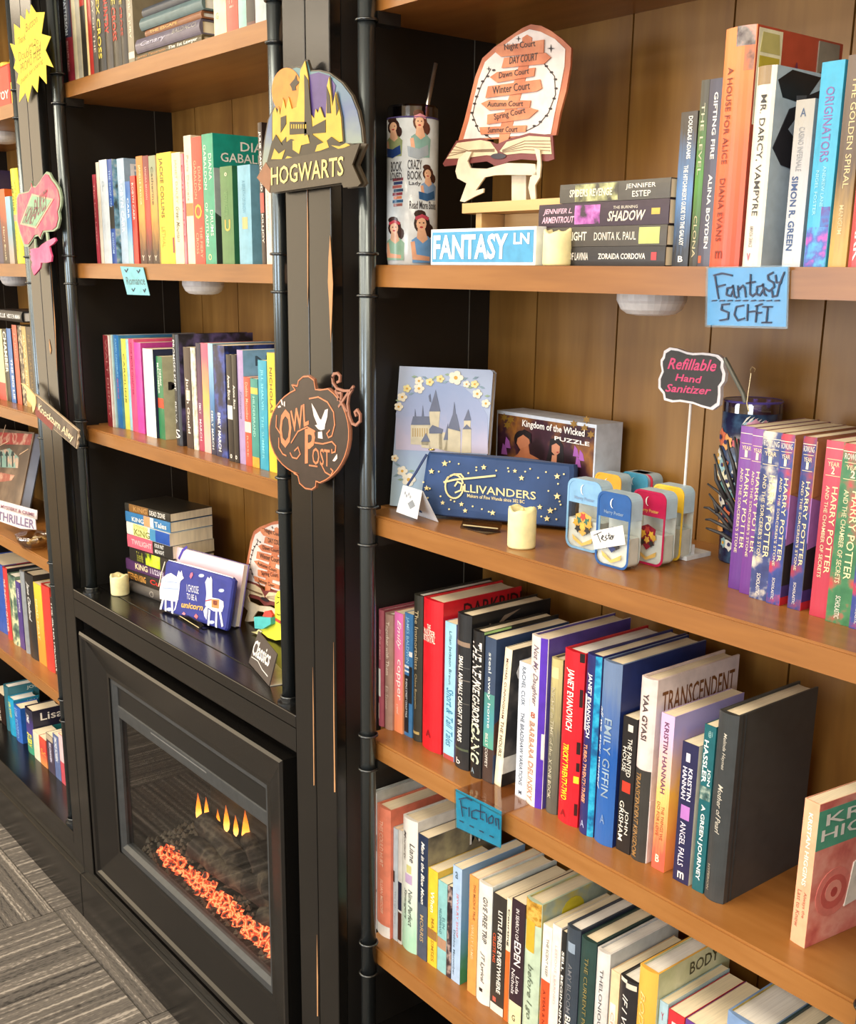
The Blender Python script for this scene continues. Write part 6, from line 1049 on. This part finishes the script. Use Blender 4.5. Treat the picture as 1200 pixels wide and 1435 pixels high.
# ---- mantel things
zz = MANT; z8 = lambda p: zm(150, 640, 5.519, p)
A_ = atZ(*z8([(410,1195)])[0], zz); B_ = atZ(*z8([(915,1365)])[0], zz); PL_ = Pl((A_.x, A_.y, zz+.0008), (B_.x, B_.y, zz), .2, .015)
s = root('llama_pouch', tuple(PL_.o), 'royal blue pouch with white llamas and gold lettering on the mantel', 'pouch')
PL_.cl = True
oc = PL_.L(z8([(412,1190),(420,1215),(880,1362),(912,1358),(925,1330),(980,960),(960,935),(465,800),(450,820)])); oc = [(x, max(y, .001)) for x, y in oc]
cx_ = sum(p[0] for p in oc)/len(oc); cy_ = sum(p[1] for p in oc)/len(oc)
lv = [[PL_.fn(cx_+(x-cx_)*k, max(.0008, cy_+(y-cy_)*k), d) for x, y in oc] for k, d in ((.97, -.014), (1., -.010), (1., -.004), (.97, 0), (.85, .001))]; N_ = len(oc)
obj('fabric_body', [p for l in lv for p in l], [(k*N_+i, k*N_+(i+1) % N_, (k+1)*N_+(i+1) % N_, (k+1)*N_+i) for k in range(4) for i in range(N_)]+[list(range(N_))[::-1], [4*N_+i for i in range(N_)]], M('#2c348c', .6), s)
PL_.stroke(s, 'zip', [z8([(470,805),(700,862),(960,940)])], .004, M('#dfe2ec', .5), -.006, .003); PL_.stroke(s, 'zip_pull', [z8([(455,815),(430,900),(408,1000)])], .0025, M('#d9d2b8', .5), .002, .001)
WH = M('#e8ebf4', .6); dz = .0014
for q_ in ([(430,940),(470,910),(500,900),(545,930),(570,970),(565,1030),(555,1110),(530,1120),(415,1100),(412,1030)], [(545,930),(560,880),(572,900),(582,880),(590,920),(600,940),(575,960),(565,990)], [(432,1100),(445,1105),(425,1190),(412,1180)], [(452,1105),(465,1110),(462,1215),(450,1210)], [(500,1110),(515,1115),(515,1230),(502,1225)], [(535,1110),(552,1110),(535,1180),(520,1195),(535,1150)],
           [(765,970),(785,930),(798,945),(808,925),(818,950),(818,1090),(870,1100),(905,1120),(908,1160),(895,1200),(830,1195),(790,1170),(765,1150),(775,1060),(770,1000)], [(770,1160),(785,1170),(775,1260),(758,1230),(752,1190)], [(790,1180),(805,1190),(795,1310),(782,1305)], [(845,1190),(858,1200),(855,1325),(842,1315)], [(870,1190),(885,1195),(905,1310),(892,1318)]):
    PL_.poly(s, 'llama', z8(q_), WH, dz, dz+.0006)
for q_, c_ in (([(815,1100),(875,1105),(872,1175),(815,1165)], '#d88c50'), ([(828,1110),(862,1115),(860,1150),(828,1145)], '#8c3c4c'), ([(768,1110),(815,1100),(815,1110),(770,1120)], '#c04858'), ([(440,1010),(560,1020),(558,1030),(440,1020)], '#9cb0e0'), ([(450,960),(550,970),(548,978),(450,968)], '#9cb0e0'), ([(645,925),(655,900),(668,895),(672,915),(655,945)], '#e0708c'), ([(585,1215),(600,1200),(615,1215),(605,1225)], '#e08c98'), ([(680,1235),(695,1215),(712,1235),(700,1255)], '#e07070')):
    PL_.poly(s, 'print_patch', z8(q_), M(c_, .6), dz+.0007, dz+.001)
for x, y in ((735,920),(890,1035),(487,1180),(815,1280)): PL_.poly(s, 'print_cloud', z8(ell(x, y, 22, 14, 10)), M('#b8c4ec', .6), dz, dz+.0005)
PL_.text(s, 'I CHOOSE', z8([(622,1042)])[0], z8([(714,1062)])[0], z8([(622,985)])[0], WH, dz+.0006); PL_.text(s, 'TO BE A', z8([(622,1100)])[0], z8([(700,1118)])[0], z8([(622,1055)])[0], WH, dz+.0006)
PL_.text(s, 'unicorn', z8([(580,1165)])[0], z8([(748,1192)])[0], z8([(580,1120)])[0], M('#dcae5c', .5), dz+.0006, .03, .3)
A_ = PL_.fn(.05, 0, -.035); A_.z = zz; e = PL_.ex; PN = Pl((A_.x, A_.y, zz+.0005), (A_.x+e.x, A_.y+e.y, zz), .2, .014)
s = root('pastel_notebook', tuple(PN.o), 'pink marbled notebook with violet ribbon behind the llama pouch', 'notebook')
cr = PN.L(z8([(520,1240),(948,1345),(1065,838),(540,695)])); cr = [(cr[3][0]-.0, .0), (cr[2][0], .0), cr[2], cr[3]]; cr[1] = (cr[2][0]-.004, 0)
PN.lpoly(s, 'cover', cr, M('#e2ccd8', .5, 0, 'grad', '#b4bce4', '#e0cce0'), 0, .001); PN.lpoly(s, 'pages', [(x*.99, y*.985+.001) for x, y in cr], PAGESW, -.0115, -.0002); PN.lpoly(s, 'back_cover', cr, M('#7c70b8', .5), -.0135, -.0118)
PN.stroke(s, 'ribbon', [z8([(620,700),(590,725),(562,785)])], .006, M('#4438a8', .5), .0012)
# plaque beside pipe on mantel: a second arched plaque
A_ = atZ(350, 869, zz); PQ = Pl((A_.x, A_.y, zz+.0006), (A_.x+.9, A_.y+.1, zz), .0); s = root('arched_plaque', tuple(PQ.o), 'arched signpost plaque on the mantel, half hidden by the pipe', 'plaque')
def q2(p):   # the same plaque at its own size and spot
    o = []; A0 = PLy.loc(*q1([(470,1000)])[0])
    for x, y in p:
        l = PLy.loc(*q1([(x, y)])[0]); v_ = PQ.fn((l[0]-A0[0])*1.1, max(0, l[1]-A0[1]-.0006)*1.1); o.append(proj(v_))
    return o
plaque(PQ, s, q2)
# yellow paper character cut-out: body, cap
z9 = lambda p: zm(340, 700, 5.12, p); A_ = atZ(372, 897, zz); PY = Pl((A_.x-.05, A_.y, zz+.0004), (A_.x+.1, A_.y+.02, zz), .1, .021)
s = root('paper_ornament', tuple(PY.o), 'bright yellow paper ornament with a drawn smile, teal and red bits', 'ornament')
YL = M('#ece83c', .6)
PY.cl = True
lp = lambda nm, p, m, d0, d1: PY.poly(s, nm, z9(p), m, d0, d1)
lp('body', [(120,940),(170,900),(200,870),(232,820),(232,700),(250,660),(330,640),(350,700),(345,1000),(232,1075),(180,1020)], YL, -.02, 0); lp('foot', [(62,1025),(90,990),(120,930),(150,945),(110,1000),(90,1030)], M('#e2dca0', .6), -.01, .002)
lp('teal_block', [(115,838),(235,842),(235,890),(175,925),(120,920)], M('#4cb8b8', .6), .0, .012); lp('red_block', [(180,800),(215,792),(235,825),(230,845),(165,835)], M('#d04438', .6), .002, .008)
PY.stroke(s, 'drawn_face', [z9(q_) for q_ in ([(245,745),(262,735)], [(248,820),(258,828),(272,828)], [(250,700),(265,705)])], .0015, BLACK, .0004)
lp('red_tie', [(240,850),(275,870),(275,890),(240,868)], M('#d04438', .6), .0006, .002)
# Classics sign
A_ = atZ(350, 929, zz); B_ = atZ(378.5, 962, zz); PK_ = Pl((A_.x, A_.y, zz+.0006), (B_.x, B_.y, zz), .25)
s = root('tabletop_sign', tuple(PK_.o), 'small dark slanted tabletop sign with white script at the mantel corner', 'sign')
hh = PK_.loc(*z9([(120,945)])[0]); h2 = PK_.loc(*z9([(255,1110)])[0]); PK_.lpoly(s, 'board', [(0, 0), (PK_.w, 0), h2, hh], M('#4c4440', .4), 0, .002)
G().prism([(0, 0), (PK_.w, 0), (PK_.w, -.045), (0, -.045)], lambda a, b, d: Vector((PK_.o.x, PK_.o.y, zz+.0003+d))+PK_.ex*a+Vector((-PK_.ex.y, PK_.ex.x, 0))*(-b), 0, .0015).out('foot', M('#c8c4b8', .2), s)
PK_.text(s, 'Classics', z9([(75,1110)])[0], z9([(195,1205)])[0], z9([(100,1000)])[0], M('#f0eeea', .5), .0024, .02, .2); PK_.stroke(s, 'underline', [z9([(75,1130),(120,1160),(150,1220),(190,1270)])], .0014, M('#f0eeea', .5), .0024)
# ---- left tower odds and ends
zz = F_4; z10 = lambda p: zm(0, 580, 6.8375, p)
PA = Pl((-3.2, .12, zz+.0005), (-2.7, .12, zz), .28, .032); s = root('thriller_book_display', (atY(10, 700, .16).x, .14, zz), 'large dark hardcover with red title facing out on the left tower', 'book')
ac = PA.L(z10([(-120,830),(200,880),(335,180),(-100,130)])); ac[0] = (ac[0][0], 0.); ac[1] = (ac[1][0], 0.)
PA.lpoly(s, 'cover', ac, M('#6a5848', .4, 0, 'art', '#57483c', '#84705c', 9.), 0, .0025); PA.lpoly(s, 'pages', [(x-.003, y*.985+.001) for x, y in ac], M('#aebfdc', .7, 0, 'pages'), -.028, -.0002); PA.lpoly(s, 'back_cover', ac, M('#33302e', .5), -.031, -.0285)
for q_, c_ in (([(-60,175),(320,195),(300,300),(-60,290)], '#a84840'), ([(-60,370),(100,330),(190,420),(180,520),(-60,510)], '#7c9c90'), ([(-50,550),(150,590),(120,640),(-40,660)], '#a06050')):
    PA.poly(s, 'cover_print', z10(q_), M(c_, .45, 0, 'art', c_, '#c8a088', 30.), .0026, .003)
for x in (20, 75, 130): PA.poly(s, 'print_figure', z10([(x-16,400),(x-6,360),(x+8,362),(x+20,405),(x+6,400),(x+8,510),(x-4,510),(x-6,410)]), M('#3a4440', .5), .0031, .0034)
PA.stroke(s, 'print_streak', [z10([(65,110),(15,270)]), z10([(0,310),(90,265)]), z10([(200,390),(280,340)])], .003, M('#d8b490', .5), .0032)
for yv, q_, tx, lb in ((.085, [(-30,820),(355,925),(352,1012),(-30,900)], ((10,900),(330,985),(10,868)), 'white strip sign with small pink print behind the thriller strip'), (.06, [(-30,890),(335,1008),(345,1110),(200,1100),(-30,1020)], ((-20,1010),(330,1105),(-20,930)), 'white strip sign with tall block capitals on the left tower')):
    PT = yplane(yv); s = root('strip_sign', tuple(atY(20, 735, yv)), lb, 'sign'); PT.poly(s, 'strip', z10(q_), M('#ded8dc', .5), -.002, 0)
    PT.text(s, 'THRILLER' if yv < .08 else 'MYSTERY & CRIME', z10([tx[0]])[0], z10([tx[1]])[0], z10([tx[2]])[0], M('#7c6c90' if yv < .08 else '#a06c80', .5), .0006, .02)
cb = atY(*z10([(330,1250)])[0], .06); s = root('glass_bowl', (cb.x, .06, zz), 'small ribbed glass bowl at the end of the left tower shelf', 'bowl')
g = G(); n = 36; prof = [(.022, .0005), (.032, .006), (.042, .022), (.047, .04), (.045, .04), (.039, .022), (.029, .009), (.0, .008)]; v = []; f_ = []
for k, (rr_, z_) in enumerate(prof):
    for i in range(n): an = 2*math.pi*i/n; rw = rr_*(1+.05*math.cos(9*an)*(k < 5)); v.append(Vector((cb.x+rw*math.cos(an), .06+rw*math.sin(an), zz+z_)))
for k in range(len(prof)-1):
    for i in range(n): f_.append((k*n+i, k*n+(i+1) % n, (k+1)*n+(i+1) % n, (k+1)*n+i))
obj('ribbed_wall', v, f_, M('#e6d8b8', .05, 0, 'glass', sc=18.), s, smooth=True)
for k in range(7): x, y = cb.x+random.uniform(-.02, .02), .06+random.uniform(-.02, .02); G().lathe((x, y, zz+.010+k*.002), [(.004, 0), (.008, .004), (.006, .009)], 10).out('sweet', M(random.choice(['#d9c08c', '#e6d8b0', '#b08c5c']), .5), s)
c = atY(-2, 148, .08); s = root('toy_brick_box', (c.x, .1, F_1), 'red toy brick storage box with yellow stud, at the photo edge', 'box')
x1 = atY(13, 110, .06).x; hh = atY(10, 88, .06).z-F_1; box('body', (x1-.13, .06, F_1+.0003), (x1, .19, F_1+hh), M('#d4341c', .35), s, .006)
for ix in range(2):
    for iy in range(2): G().lathe((x1-.03-ix*.065, .095+iy*.06, F_1+hh), [(.02, -.0005), (.02, .012), (.018, .014)], 24).out('stud', M('#e8c83c', .35), s)
pt(Pl((x1-.13, .06, F_1), (x1, .06, F_1)), s, 'TOY', .04, .12, hh*.2, hh*.4, M('#ecdcd8', .4), .0006, .03)
box('yellow_edge', (x1+.0004, .062, F_1+.0004), (x1+.006, .19, F_1+hh*.55), M('#e8d24c', .5), s)
a = atY(1, 1180, 0)
